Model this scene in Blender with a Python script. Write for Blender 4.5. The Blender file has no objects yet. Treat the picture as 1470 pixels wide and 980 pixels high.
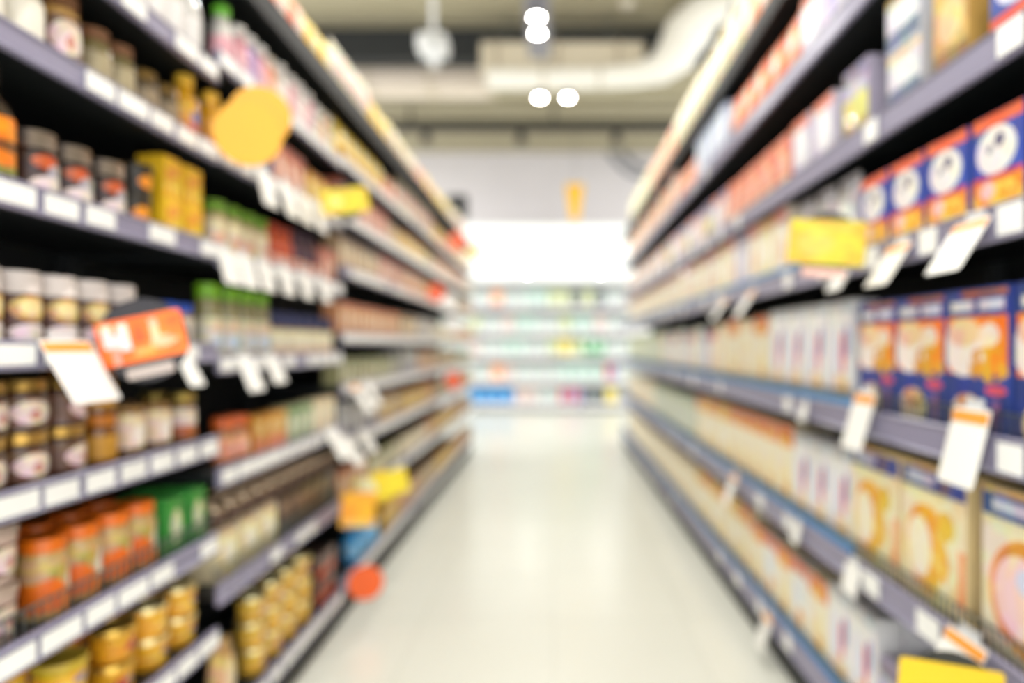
import bpy, bmesh, math, random
from mathutils import Vector, Matrix
random.seed(7)
PI = math.pi
R = math.radians
S = bpy.context.scene
C = S.collection

# ------------------------------------------------------------------ camera
F, CX, CY, CAMZ = 940.0, 795.0, 497.0, 1.25        # focal length and vanishing point in pixels of 1470x980
cd = bpy.data.cameras.new('camera'); cam = bpy.data.objects.new('camera', cd); C.objects.link(cam)
cam.location = (0, 0, CAMZ); cam.rotation_euler = (PI/2, 0, 0)
cd.sensor_width = 36; cd.lens = 36*F/1470
cd.shift_x = -(CX-735)/1470; cd.shift_y = (CY-490)/1470
cd.clip_start = 0.05; cd.clip_end = 100
cd.dof.use_dof = True; cd.dof.focus_distance = 0.58; cd.dof.aperture_fstop = 1.4
S.camera = cam

# ------------------------------------------------------------------ world, exposure
w = bpy.data.worlds.new('store_air'); S.world = w; w.use_nodes = True
bg = w.node_tree.nodes['Background']; bg.inputs[0].default_value = (0.985, 0.99, 1.0, 1); bg.inputs[1].default_value = 1.2
S.view_settings.view_transform = 'Standard'; S.view_settings.look = 'None'
S.view_settings.gamma = 1; S.view_settings.use_curve_mapping = False
S.view_settings.exposure = 1.14
LAMP_W = 9.0

# ------------------------------------------------------------------ materials
def lin(c):
    if isinstance(c, str):
        c = c.lstrip('#'); c = [int(c[i:i+2], 16)/255 for i in (0, 2, 4)]
    return tuple((x/12.92 if x <= 0.04045 else ((x+0.055)/1.055)**2.4) for x in c) + (1.0,)
_mats = {}
def mat(col, rough=0.5, metal=0.0, coat=0.0, vary=0.10, emit=0.0, alpha=1.0, bump=0.0):
    key = (col, rough, metal, coat, vary, emit, alpha, bump)
    if key in _mats: return _mats[key]
    m = bpy.data.materials.new('mat_' + str(col).lstrip('#')); m.use_nodes = True
    nt = m.node_tree; b = nt.nodes['Principled BSDF']
    b.inputs['Roughness'].default_value = rough; b.inputs['Metallic'].default_value = metal
    b.inputs['Coat Weight'].default_value = coat; b.inputs['Alpha'].default_value = alpha
    c = lin(col)
    if vary > 0:
        tc = nt.nodes.new('ShaderNodeTexCoord'); nz = nt.nodes.new('ShaderNodeTexNoise'); nz.inputs['Scale'].default_value = 30
        nt.links.new(tc.outputs['Object'], nz.inputs['Vector'])
        oi = nt.nodes.new('ShaderNodeObjectInfo')
        a = nt.nodes.new('ShaderNodeMath'); a.operation = 'ADD'
        nt.links.new(nz.outputs['Fac'], a.inputs[0]); nt.links.new(oi.outputs['Random'], a.inputs[1])
        mr = nt.nodes.new('ShaderNodeMapRange'); mr.inputs['From Min'].default_value = 0.3; mr.inputs['From Max'].default_value = 1.7
        mr.inputs['To Min'].default_value = 1-vary; mr.inputs['To Max'].default_value = 1+vary
        nt.links.new(a.outputs[0], mr.inputs['Value'])
        hs = nt.nodes.new('ShaderNodeHueSaturation'); hs.inputs['Color'].default_value = c
        nt.links.new(mr.outputs[0], hs.inputs['Value']); nt.links.new(hs.outputs[0], b.inputs['Base Color'])
    else:
        b.inputs['Base Color'].default_value = c
    if emit > 0:
        b.inputs['Emission Color'].default_value = c; b.inputs['Emission Strength'].default_value = emit
    _mats[key] = m
    return m
def prnt(name, base, shapes, rough=0.42, coat=0.15):
    """Printed card or paper: flat shapes (rect, oval, food) in the face's own u,v (0..1)."""
    key = ('print', name)
    if key in _mats: return _mats[key]
    m = bpy.data.materials.new('print_' + name); m.use_nodes = True
    nt = m.node_tree; N = nt.nodes.new; L = nt.links.new
    b = nt.nodes['Principled BSDF']; b.inputs['Roughness'].default_value = rough; b.inputs['Coat Weight'].default_value = coat
    tc = N('ShaderNodeTexCoord'); sp = N('ShaderNodeSeparateXYZ'); L(tc.outputs['Generated'], sp.inputs[0])
    cb = N('ShaderNodeCombineXYZ'); L(sp.outputs['X'], cb.inputs[0]); L(sp.outputs['Z'], cb.inputs[1])
    cur = None
    for s in shapes:
        kind, cu, cv, hu, hv, col = s[:6]
        if kind in ('rect',):
            a = N('ShaderNodeMath'); a.operation = 'COMPARE'; L(sp.outputs['X'], a.inputs[0]); a.inputs[1].default_value = cu; a.inputs[2].default_value = hu
            c = N('ShaderNodeMath'); c.operation = 'COMPARE'; L(sp.outputs['Z'], c.inputs[0]); c.inputs[1].default_value = cv; c.inputs[2].default_value = hv
            f = N('ShaderNodeMath'); f.operation = 'MULTIPLY'; L(a.outputs[0], f.inputs[0]); L(c.outputs[0], f.inputs[1])
        else:
            v = N('ShaderNodeVectorMath'); v.operation = 'MULTIPLY_ADD'; L(cb.outputs[0], v.inputs[0])
            v.inputs[1].default_value = (1/hu, 1/hv, 1); v.inputs[2].default_value = (-cu/hu, -cv/hv, 0)
            l = N('ShaderNodeVectorMath'); l.operation = 'LENGTH'; L(v.outputs[0], l.inputs[0])
            f = N('ShaderNodeMath'); f.operation = 'LESS_THAN'; f.inputs[1].default_value = 1.0; L(l.outputs['Value'], f.inputs[0])
            if kind == 'food':
                nz = N('ShaderNodeTexNoise'); nz.inputs['Scale'].default_value = 7; L(cb.outputs[0], nz.inputs['Vector'])
                t = N('ShaderNodeMath'); t.operation = 'GREATER_THAN'; t.inputs[1].default_value = 0.46; L(nz.outputs['Fac'], t.inputs[0])
                g = N('ShaderNodeMath'); g.operation = 'MULTIPLY'; L(f.outputs[0], g.inputs[0]); L(t.outputs[0], g.inputs[1]); f = g
        mx = N('ShaderNodeMix'); mx.data_type = 'RGBA'
        L(f.outputs[0], mx.inputs['Factor'])
        if cur is None: mx.inputs['A'].default_value = lin(base)
        else: L(cur, mx.inputs['A'])
        mx.inputs['B'].default_value = lin(col); cur = mx.outputs['Result']
    if cur is None: b.inputs['Base Color'].default_value = lin(base)
    else:
        vo = N('ShaderNodeTexVoronoi'); vo.inputs['Scale'].default_value = 6.5; L(cb.outputs[0], vo.inputs['Vector'])
        ov = N('ShaderNodeMix'); ov.data_type = 'RGBA'; ov.blend_type = 'OVERLAY'; ov.inputs['Factor'].default_value = 0.26
        L(cur, ov.inputs['A']); L(vo.outputs['Color'], ov.inputs['B']); L(ov.outputs['Result'], b.inputs['Base Color'])
    _mats[key] = m
    return m

# ------------------------------------------------------------------ mesh helpers
def to_mesh(bm, name, smooth=False, angle=35):
    me = bpy.data.meshes.new(name)
    bmesh.ops.recalc_face_normals(bm, faces=bm.faces)
    bm.to_mesh(me); bm.free()
    if smooth:
        for p in me.polygons: p.use_smooth = True
        me.set_sharp_from_angle(angle=R(angle))
    return me
def add_box(bm, x0, x1, y0, y1, z0, z1, bev=0.0):
    r = bmesh.ops.create_cube(bm, size=1.0)
    vs = r['verts']
    bmesh.ops.scale(bm, vec=(x1-x0, y1-y0, z1-z0), verts=vs)
    bmesh.ops.translate(bm, vec=((x0+x1)/2, (y0+y1)/2, (z0+z1)/2), verts=vs)
    if bev > 0:
        es = list({e for v in vs for e in v.link_edges})
        bmesh.ops.bevel(bm, geom=es, offset=bev, segments=1, affect='EDGES')
def box_mesh(name, x0, x1, y0, y1, z0, z1, bev=0.0):
    bm = bmesh.new(); add_box(bm, x0, x1, y0, y1, z0, z1, bev); return to_mesh(bm, name)
def lathe_mesh(name, prof, seg=18, sx=1.0, sy=1.0):
    bm = bmesh.new(); rings = []
    for r, z in prof:
        if r < 1e-5: rings.append([bm.verts.new((0, 0, z))])
        else: rings.append([bm.verts.new((r*sx*math.cos(2*PI*i/seg), r*sy*math.sin(2*PI*i/seg), z)) for i in range(seg)])
    for a, b in zip(rings, rings[1:]):
        for i in range(seg):
            j = (i+1) % seg
            if len(a) == 1 and len(b) == 1: continue
            if len(a) == 1: bm.faces.new((a[0], b[i], b[j]))
            elif len(b) == 1: bm.faces.new((a[i], a[j], b[0]))
            else: bm.faces.new((a[i], a[j], b[j], b[i]))
    return to_mesh(bm, name, True)
def extrude_mesh(name, poly, x0, x1):
    """Profile poly [(y,z)] extruded along x."""
    bm = bmesh.new()
    a = [bm.verts.new((x0, y, z)) for y, z in poly]; b = [bm.verts.new((x1, y, z)) for y, z in poly]
    n = len(poly)
    for i in range(n):
        j = (i+1) % n; bm.faces.new((a[i], a[j], b[j], b[i]))
    bm.faces.new(a[::-1]); bm.faces.new(b)
    return to_mesh(bm, name)
def tube_mesh(name, pts, rad, seg=14):
    """Tube through points; rad a number or list."""
    bm = bmesh.new(); pts = [Vector(p) for p in pts]; rings = []
    up = Vector((0, 1, 0.01)).normalized()
    for i, p in enumerate(pts):
        d = (pts[min(i+1, len(pts)-1)] - pts[max(i-1, 0)]).normalized()
        u = d.cross(up)
        if u.length < 1e-3: u = d.cross(Vector((0, 0, 1)))
        u.normalize(); v = d.cross(u).normalized()
        r = rad[i] if isinstance(rad, (list, tuple)) else rad
        rings.append([bm.verts.new(p + u*r*math.cos(2*PI*k/seg) + v*r*math.sin(2*PI*k/seg)) for k in range(seg)])
    for a, b in zip(rings, rings[1:]):
        for k in range(seg):
            j = (k+1) % seg; bm.faces.new((a[k], a[j], b[j], b[k]))
    bm.faces.new(rings[0][::-1]); bm.faces.new(rings[-1])
    return to_mesh(bm, name, True, 50)
def round_rect_mesh(name, w, h, r, t, seg=4):
    """Thin card in x,z plane, thickness t in y, corner radius r, centred."""
    bm = bmesh.new(); pts = []
    for cx, cz, a0 in ((w/2-r, h/2-r, 0), (-w/2+r, h/2-r, 90), (-w/2+r, -h/2+r, 180), (w/2-r, -h/2+r, 270)):
        for k in range(seg+1):
            a = R(a0 + 90*k/seg); pts.append((cx + r*math.cos(a), cz + r*math.sin(a)))
    f = [bm.verts.new((x, -t/2, z)) for x, z in pts]; b = [bm.verts.new((x, t/2, z)) for x, z in pts]
    n = len(pts)
    bm.faces.new(f); bm.faces.new(b[::-1])
    for i in range(n):
        j = (i+1) % n; bm.faces.new((f[i], b[i], b[j], f[j]))
    return to_mesh(bm, name)
def disc_mesh(name, r, t, seg=36):
    return round_rect_mesh(name, 2*r, 2*r, r*0.9999, t, seg//4)

# ------------------------------------------------------------------ objects
def obj(name, me, m=None, parent=None, loc=(0, 0, 0), rot=(0, 0, 0)):
    o = bpy.data.objects.new(name, me); C.objects.link(o)
    if m is not None and me is not None:
        if not me.materials: me.materials.append(m)
    o.location = loc; o.rotation_euler = rot
    if parent is not None: o.parent = parent
    return o
def tag(o, label=None, cat=None, group=None, kind=None):
    if label: o['label'] = label
    if cat: o['category'] = cat
    if group: o['group'] = group
    if kind: o['kind'] = kind
    return o
ORD = ['first', 'second', 'third', 'fourth', 'fifth', 'sixth', 'seventh', 'eighth', 'ninth', 'tenth', 'eleventh', 'twelfth',
       'thirteenth', 'fourteenth', 'fifteenth', 'sixteenth', 'seventeenth', 'eighteenth', 'nineteenth', 'twentieth']
def ordinal(i):
    if i < 20: return ORD[i]
    tens = {2: 'twenty', 3: 'thirty', 4: 'forty', 5: 'fifty', 6: 'sixty', 7: 'seventy'}
    t, u = divmod(i+1, 10)
    return {2: 'twentieth', 3: 'thirtieth', 4: 'fortieth', 5: 'fiftieth', 6: 'sixtieth', 7: 'seventieth'}[t] if u == 0 else tens[t] + '-' + ORD[u-1]

# ================================================================== STRUCTURE
def noise_mat(name, c1, c2, scale, rough, bump=0.0, tile=None):
    m = bpy.data.materials.new(name); m.use_nodes = True; nt = m.node_tree; N = nt.nodes.new; L = nt.links.new
    b = nt.nodes['Principled BSDF']; b.inputs['Roughness'].default_value = rough
    tc = N('ShaderNodeTexCoord'); nz = N('ShaderNodeTexNoise'); nz.inputs['Scale'].default_value = scale; nz.inputs['Detail'].default_value = 5
    L(tc.outputs['Object'], nz.inputs['Vector'])
    mx = N('ShaderNodeMix'); mx.data_type = 'RGBA'; mx.inputs['A'].default_value = lin(c1); mx.inputs['B'].default_value = lin(c2)
    L(nz.outputs['Fac'], mx.inputs['Factor']); out = mx.outputs['Result']
    if tile:
        br = N('ShaderNodeTexBrick'); br.offset = 0; br.inputs['Scale'].default_value = 1
        br.inputs['Brick Width'].default_value = tile; br.inputs['Row Height'].default_value = tile; br.inputs['Mortar Size'].default_value = 0.0025
        br.inputs['Color1'].default_value = (1, 1, 1, 1); br.inputs['Color2'].default_value = (0.97, 0.97, 0.97, 1); br.inputs['Mortar'].default_value = (0.8, 0.8, 0.78, 1)
        L(tc.outputs['Object'], br.inputs['Vector'])
        m2 = N('ShaderNodeMix'); m2.data_type = 'RGBA'; m2.blend_type = 'MULTIPLY'; m2.inputs['Factor'].default_value = 1
        L(out, m2.inputs['A']); L(br.outputs['Color'], m2.inputs['B']); out = m2.outputs['Result']
    L(out, b.inputs['Base Color'])
    if bump:
        bp = N('ShaderNodeBump'); bp.inputs['Strength'].default_value = bump; L(nz.outputs['Fac'], bp.inputs['Height']); L(bp.outputs[0], b.inputs['Normal'])
    return m
WALL_Y, CEIL_Z = 14.2, 5.45
tag(obj('floor', box_mesh('floor', -7, 7, -3.5, WALL_Y, -0.1, 0), noise_mat('pale_floor', '#e6e7dd', '#dedfd4', 1.3, 0.22, tile=0.6)), kind='structure')
tag(obj('wall_back', box_mesh('wall_back', -7, 7, WALL_Y, WALL_Y+0.2, 0, CEIL_Z), noise_mat('grey_wall', '#dedadc', '#d4d0d2', 2, 0.7)), kind='structure')
ceil = tag(obj('ceiling', box_mesh('ceiling', -7, 7, -3.5, WALL_Y+0.2, CEIL_Z, CEIL_Z+0.15), noise_mat('olive_ceiling', '#b7af94', '#a9a187', 3, 0.75, 0.1)), kind='structure')
m_rib = mat('#a29a80', 0.6, vary=0.05)
rib = box_mesh('ceiling_rib', -7, 7, -0.03, 0.03, -0.05, 0)
for k in range(13): obj('ceiling_rib', rib, m_rib, ceil, (0, 7.6+k*0.5, CEIL_Z))

# ------------------------------------------------------------------ shelving racks
XL, XR = 0.94, 0.86                                     # front of the price rails, metres to either side of the camera
M_BLACK = mat('#15191b', 0.55, vary=0.06); M_BACK = mat('#101416', 0.7, vary=0.06)
M_RAIL = mat('#8e8aa2', 0.35, vary=0.03); M_RAILB = mat('#0b0d0e', 0.65, vary=0.03)
M_TAG = mat('#fbfbf8', 0.35, vary=0.02); M_BLUE = mat('#2a86c0', 0.4, vary=0.05); M_WIRE = mat('#6d7472', 0.35, metal=0.7, vary=0.05)
M_TAGL = prnt('tag_lilac', '#ece8ee', [('rect', .5, .12, .5, .06, '#d8d2e2')])
def side_tf(side, y, face=0.0):
    """Location and z-rotation for a thing whose front (local -y) faces the aisle; face = metres behind the rail front."""
    if side == 'L': return (-XL-face, y, 0), PI/2
    if side == 'R': return (XR+face, y, 0), -PI/2
    return (y, BACK_Y+face, 0), 0.0
BACK_Y = 12.5
RAILH = {'L': 0.054, 'R': 0.074, 'B': 0.085}
def shelf_top(side, z): return z + RAILH[side]/2 - 0.012
def bay(side, y0, y1, levels, label, depth=0.45, tags=None, fences=(), blue=(), black=(), height=None, board=M_BLACK, back=M_BACK, rail_m=M_RAIL):
    L = y1-y0-0.004; loc, rz = side_tf(side, (y0+y1)/2)
    t = obj('shelving_bay', None, None, None, loc, (0, 0, rz)); tag(t, label, 'shelving', {'L': 'bays of the jar rack', 'R': 'bays of the cereal rack', 'B': 'bays of the end-wall rack'}[side])
    top = height or max(levels)+0.02
    obj('back_panel', box_mesh('back_panel', -L/2, L/2, depth-0.015, depth, 0.0, top), back, t)
    up = box_mesh('upright', -0.012, 0.012, depth-0.06, depth-0.016, 0, top, 0.002)
    obj('upright', up, board, t, (-L/2+0.013, 0, 0)); obj('upright', up, board, t, (L/2-0.013, 0, 0))
    z0 = min(levels)
    obj('plinth', box_mesh('plinth', -L/2, L/2, 0.03, 0.06, 0.0, z0-RAILH[side]/2-0.004, 0.003), board, t)
    h = RAILH[side]
    rp = [(0.004, h/2-0.010), (0.004, h/2-0.003), (-0.002, h/2), (-0.006, h/2-0.004), (-0.001, h/2-0.010), (-0.002, -h/2+0.010), (-0.009, -h/2+0.004), (-0.006, -h/2), (0.006, -h/2), (0.006, h/2-0.010)]
    rp = [(0.006, h/2), (-0.002, h/2), (-0.006, h/2-0.004), (-0.002, h/2-0.009), (-0.003, -h/2+0.009), (-0.009, -h/2+0.004), (-0.006, -h/2), (0.006, -h/2)]
    rail_me = extrude_mesh('price_rail', rp, -L/2, L/2)
    rail_bk = extrude_mesh('price_rail', [(0.006, h/2), (-0.006, h/2), (-0.006, h/2-0.085), (0.006, h/2-0.085)], -L/2, L/2)
    board_me = box_mesh('shelf', -L/2, L/2, 0.007, depth-0.062, -0.028, 0.0, 0.003)
    for i, z in enumerate(levels):
        sh = obj('shelf', board_me, board, t, (0, 0, shelf_top(side, z)))
        blk = i in black
        rl = obj('price_rail', rail_bk if blk else rail_me, M_RAILB if blk else rail_m, t, (0, 0, z))
        if i in fences:
            bm = bmesh.new(); n = int(L/0.022)
            for k in range(n):
                x = -L/2 + (k+0.5)*L/n; add_box(bm, x-0.0016, x+0.0016, 0.012, 0.015, 0.0, 0.055)
            add_box(bm, -L/2, L/2, 0.010, 0.016, 0.053, 0.057)
            o = obj('wire_fence', to_mesh(bm, 'wire_fence'), M_WIRE, sh); o['kind'] = 'stuff'
        if i in blue:
            obj('blue_strip', box_mesh('blue_strip', -L/2, L/2, 0.008, 0.0115, 0.0, 0.034), M_BLUE, sh)
        if tags and not blk:
            tw, pitch, prob = tags(i)
            n = int(L/pitch)
            for k in range(n):
                if random.random() > prob: continue
                x = -L/2 + (k+0.5)*L/n
                wd = tw if random.random() < 0.75 else tw*1.3
                if wd > pitch*0.97: wd = pitch*0.97
                obj('price_tag', tag_mesh(round(wd, 3), h), M_TAG, rl, (x, -0.0072, -0.0005+random.uniform(-.001, .001)))
    return t
_tm = {}
def tag_mesh(wd, h):
    if (wd, h) not in _tm: _tm[(wd, h)] = round_rect_mesh('price_tag', wd, h-0.018, 0.003, 0.0014, 2)
    return _tm[(wd, h)]
LA = [0.15, 0.44, 0.705, 0.975, 1.235, 1.515, 1.785, 2.01, 2.38]
LB = [0.15, 0.55, 0.88, 1.20, 1.50, 1.79, 2.06, 2.38]
LC = [0.18, 0.53, 0.81, 1.055, 1.29, 1.59, 1.83, 2.08, 2.38]
def yL(px, face=0.025): return (XL+face)*F/(CX-px)
def yR(px, face=0.025): return (XR+face)*F/(px-CX)
LB0, LB1 = 1.83, 2.90
bay('L', 0.55, LB0, LA, 'black shelving bay holding the white-lidded jars and orange round sign', tags=lambda i: (0.085, 0.104, 0.95 if i in (2, 3) else 0.75), fences=(2,), black=(8,))
bay('L', LB0, LB1, LB, 'black shelving bay holding the green-capped bottles', tags=lambda i: (0.085, 0.105, 0.5 if i == 1 else 0.9), fences=(1,), black=(7,))
cuts = [LB1, 4.12, 5.35, 6.5, 7.7]
for k in range(4):
    bay('L', cuts[k], cuts[k+1], LC, 'black shelving bay of the jar rack, %s beyond the green-capped bottles' % ORD[k], tags=lambda i: (0.102, 0.108, 0.96), black=(8,))
RZ = [0.17, 0.61, 1.04, 1.49, 1.83, 2.23, 2.60]
rc = [0.55, 1.90, 3.2, 4.5, 5.8, 7.1, 8.4]
for k in range(6):
    bay('R', rc[k], rc[k+1], RZ, 'black shelving bay of the cereal rack, %s along from the aisle entrance' % ORD[k], tags=lambda i: (0.07, 0.26, 0.55 if i in (0, 1, 2) else 0.6),
        fences=(0, 1, 2), blue=() if k == 0 else (0, 1, 2, 3), black=(6,))
BZ = [0.12, 0.57, 1.05, 1.5, 1.99]
M_WHITE = mat('#e9eaea', 0.45, vary=0.03)
for k in range(4):
    x0 = -2.6 + k*1.25
    bay('B', x0, x0+1.25, BZ, 'white shelving bay against the end wall, %s from the jar rack side' % ORD[k], tags=lambda i: (0.10, 0.125, 0.9), height=2.45, board=mat('#8f9494', 0.5, vary=0.03), back=mat('#a9aeae', 0.5, vary=0.03), rail_m=mat('#cfccd8', 0.4, vary=0.03))

# ================================================================== PRODUCTS
PROTO = {}
def proto(key, name, cat, desc, parts, w, d, h):
    """parts: [(part name, mesh, material)], the first is the body = the thing itself."""
    for _n, me, m in parts:
        if not me.materials: me.materials.append(m)
    PROTO[key] = dict(name=name, cat=cat, desc=desc, parts=parts, w=w, d=d, h=h)
def gl(c): return mat(c, 0.22, coat=0.5)
def pl(c): return mat(c, 0.38) if not c.startswith('!') else mat(c[1:], 0.28, metal=0.75)
def pp(c): return mat(c, 0.5)
def band(r, z0, z1, seg=18): return lathe_mesh('label', [(r-0.0006, z0), (r+0.0007, z0), (r+0.0007, z1), (r-0.0006, z1)], seg)
def jar(key, desc, r, h, body, lid, lab, lab_lo=0.15, lab_hi=0.68, lidh=0.2, lidr=0.92, name='glass_jar', cat='jar', seg=18):
    zl = h*(1-lidh)
    b = lathe_mesh('jar_body', [(0, 0.0), (r*0.9, 0), (r, r*0.12), (r, zl*0.86), (r*0.93, zl*0.95), (r*0.85, zl), (0, zl)], seg)
    l = lathe_mesh('lid', [(0, zl+0.0004), (r*lidr, zl+0.0004), (r*lidr, zl+0.003), (r*lidr*0.985, zl+0.004), (r*lidr*0.985, h-0.003), (r*lidr*0.95, h), (0, h)], seg)
    parts = [('jar_body', b, gl(body)), ('lid', l, pl(lid))]
    if lab: parts.append(('label', band(r, h*lab_lo, h*lab_hi, seg), lab if not isinstance(lab, str) else pp(lab)))
    proto(key, name, cat, desc, parts, 2*r, 2*r, h)
def bottle(key, desc, r, h, body, cap, lab, neck=0.4, capf=0.16, name='sauce_bottle', cat='bottle', lab_lo=0.12, lab_hi=0.5, seg=16):
    zc = h*(1-capf)
    b = lathe_mesh('bottle_body', [(0, 0), (r*0.92, 0), (r, r*0.1), (r, h*0.56), (r*0.9, h*0.64), (r*(neck+0.12), h*0.74), (r*neck, zc), (0, zc)], seg)
    c = lathe_mesh('cap', [(0, zc+0.0004), (r*neck*1.18, zc+0.0004), (r*neck*1.18, h-0.002), (r*neck*1.05, h), (0, h)], seg)
    parts = [('bottle_body', b, gl(body)), ('cap', c, pl(cap))]
    if lab: parts.append(('label', band(r, h*lab_lo, h*lab_hi, seg), lab if not isinstance(lab, str) else pp(lab)))
    proto(key, name, cat, desc, parts, 2*r, 2*r, h)
def tub(key, desc, r, h, body, lid, lab=None, name='plastic_tub', cat='tub', seg=18):
    b = lathe_mesh('tub_body', [(0, 0), (r*0.8, 0), (r*0.84, 0.003), (r*0.95, h*0.84), (0, h*0.84)], seg)
    l = lathe_mesh('lid', [(0, h*0.842), (r, h*0.842), (r, h*0.95), (r*0.96, h), (r*0.86, h-0.001), (r*0.84, h-0.004), (0, h-0.004)], seg)
    parts = [('tub_body', b, pl(body)), ('lid', l, pl(lid))]
    if lab: parts.append(('label', lathe_mesh('label', [(r*0.862, h*0.15), (r*0.872, h*0.15), (r*0.94, h*0.7), (r*0.93, h*0.7)], seg), lab if not isinstance(lab, str) else pp(lab)))
    proto(key, name, cat, desc, parts, 2*r, 2*r, h)
def carton(key, desc, w, d, h, side, front, name='cereal_box', cat='box'):
    bm = bmesh.new(); add_box(bm, -w/2, w/2, 0.0008, d, 0, h-0.0015, 0.0012)
    b = to_mesh(bm, 'carton_body')
    fr = box_mesh('front_panel', -w/2+0.001, w/2-0.001, 0, 0.0010, 0.001, h-0.0025)
    fl = box_mesh('top_flap', -w/2+0.0015, w/2-0.0015, 0.003, d*0.62, h-0.0014, h)
    proto(key, name, cat, desc, [('carton_body', b, pp(side)), ('front_panel', fr, front), ('top_flap', fl, pp(side))], w, d, h)
def bag(key, desc, w, d, h, side, front, name='snack_bag', cat='bag'):
    bm = bmesh.new(); nu, nv = 8, 8; F_, B_ = [], []
    for j in range(nv+1):
        v = j/nv; z = 0.0 + v*h*0.93
        prof = (math.sin(PI*min(1, max(0, v*0.93+0.07)))**0.45) if v < 1 else 0.05
        ww = w*(0.93+0.07*math.sin(PI*v))
        for sgn, G in ((-1, F_), (1, B_)):
            row = []
            for i in range(nu+1):
                u = i/nu*2-1
                th = d/2*prof*math.sqrt(max(0, 1-u*u*0.96))
                row.append(bm.verts.new((u*ww/2, d/2+sgn*th, z)))
            G.append(row)
    for j in range(nv):
        for i in range(nu):
            bm.faces.new((F_[j][i], F_[j][i+1], F_[j+1][i+1], F_[j+1][i])); bm.faces.new((B_[j][i+1], B_[j][i], B_[j+1][i], B_[j+1][i+1]))
    for j in range(nv):
        bm.faces.new((F_[j][0], F_[j+1][0], B_[j+1][0], B_[j][0])); bm.faces.new((F_[j][nu], B_[j][nu], B_[j+1][nu], F_[j+1][nu]))
    bm.faces.new([*F_[0][::-1], *B_[0]]); bm.faces.new([*F_[nv], *B_[nv][::-1]])
    b = to_mesh(bm, 'bag_body', True, 60)
    bm = bmesh.new(); n = 14
    a = [bm.verts.new((-w*0.465+w*0.93*k/n, d/2+(0.0016 if k % 2 else -0.0016), h*0.93)) for k in range(n+1)]
    c = [bm.verts.new((-w*0.465+w*0.93*k/n, d/2+(0.0016 if k % 2 else -0.0016), h)) for k in range(n+1)]
    a2 = [bm.verts.new((-w*0.465+w*0.93*k/n, d/2+0.0012+(0.0016 if k % 2 else -0.0016), h*0.93)) for k in range(n+1)]
    c2 = [bm.verts.new((-w*0.465+w*0.93*k/n, d/2+0.0012+(0.0016 if k % 2 else -0.0016), h)) for k in range(n+1)]
    for k in range(n):
        bm.faces.new((a[k], a[k+1], c[k+1], c[k])); bm.faces.new((a2[k+1], a2[k], c2[k], c2[k+1])); bm.faces.new((c[k], c[k+1], c2[k+1], c2[k]))
    s = to_mesh(bm, 'top_seal')
    proto(key, name, cat, desc, [('bag_body', b, front), ('top_seal', s, mat(side, 0.35))], w, d, h)

# ---- label prints
P_choc = prnt('chocolate_label', '#38241c', [('oval', .38, .80, .26, .18, '#c2552c'), ('oval', .62, .58, .24, .2, '#a8a0a4'), ('oval', .5, .24, .40, .24, '#ecdcd0')])
P_nut = prnt('nut_label', '#4e2c1a', [('oval', .5, .70, .40, .26, '#cf9f58'), ('oval', .5, .72, .26, .18, '#ecd6a0'), ('oval', .5, .20, .40, .19, '#e6d6d0')])
P_orange = prnt('orange_label', '#d2b078', [('rect', .5, .20, .5, .24, '#f27a18'), ('oval', .18, .42, .25, .22, '#f27a18'), ('oval', .70, .52, .17, .34, '#f0efd4'), ('oval', .68, .66, .09, .14, '#d6cfdc'), ('oval', .36, .74, .22, .14, '#b89a4c')])
P_green = prnt('green_label', '#3d9434', [('oval', .5, .5, .3, .3, '#d9d8b0')])
P_pinkw = prnt('pinkwhite_label', '#6a4832', [('oval', .5, .5, .38, .42, '#e6cfc2'), ('oval', .55, .4, .12, .18, '#cf8a78')])
P_gtall = prnt('light_bottle_label', '#ddd8bc', [('oval', .5, .30, .40, .22, '#d7e4ee'), ('oval', .66, .25, .16, .16, '#8fb4dc'), ('oval', .45, .75, .35, .16, '#e4bfa8')])
P_cream = prnt('cream_label', '#f0e9c8', [('rect', .5, .12, .5, .12, '#e8c89c')])
P_yred = prnt('yellow_red_label', '#e9a81c', [('oval', .5, .5, .22, .3, '#c8402c'), ('oval', .68, .6, .14, .15, '#8d7c92')])
P_ylav = prnt('yellow_mauve_label', '#f2b32a', [('oval', .65, .62, .18, .2, '#8d7f9c'), ('oval', .3, .4, .2, .2, '#f8d35c')])
P_yel = prnt('yellow_pack', '#f0b90e', [('oval', .5, .62, .36, .13, '#e8902c'), ('rect', .5, .22, .5, .08, '#f7d64a'), ('rect', .3, .1, .07, .12, '#d88a14'), ('rect', .7, .1, .07, .12, '#d88a14')])
P_sauce = prnt('sauce_label', '#efb09a', [('oval', .5, .5, .3, .3, '#f4d0c0')])
P_ybot = prnt('yellow_bottle_label', '#f0b43a', [('oval', .55, .55, .26, .3, '#6f70a6'), ('rect', .5, .15, .5, .16, '#cf5a1a')])
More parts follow.
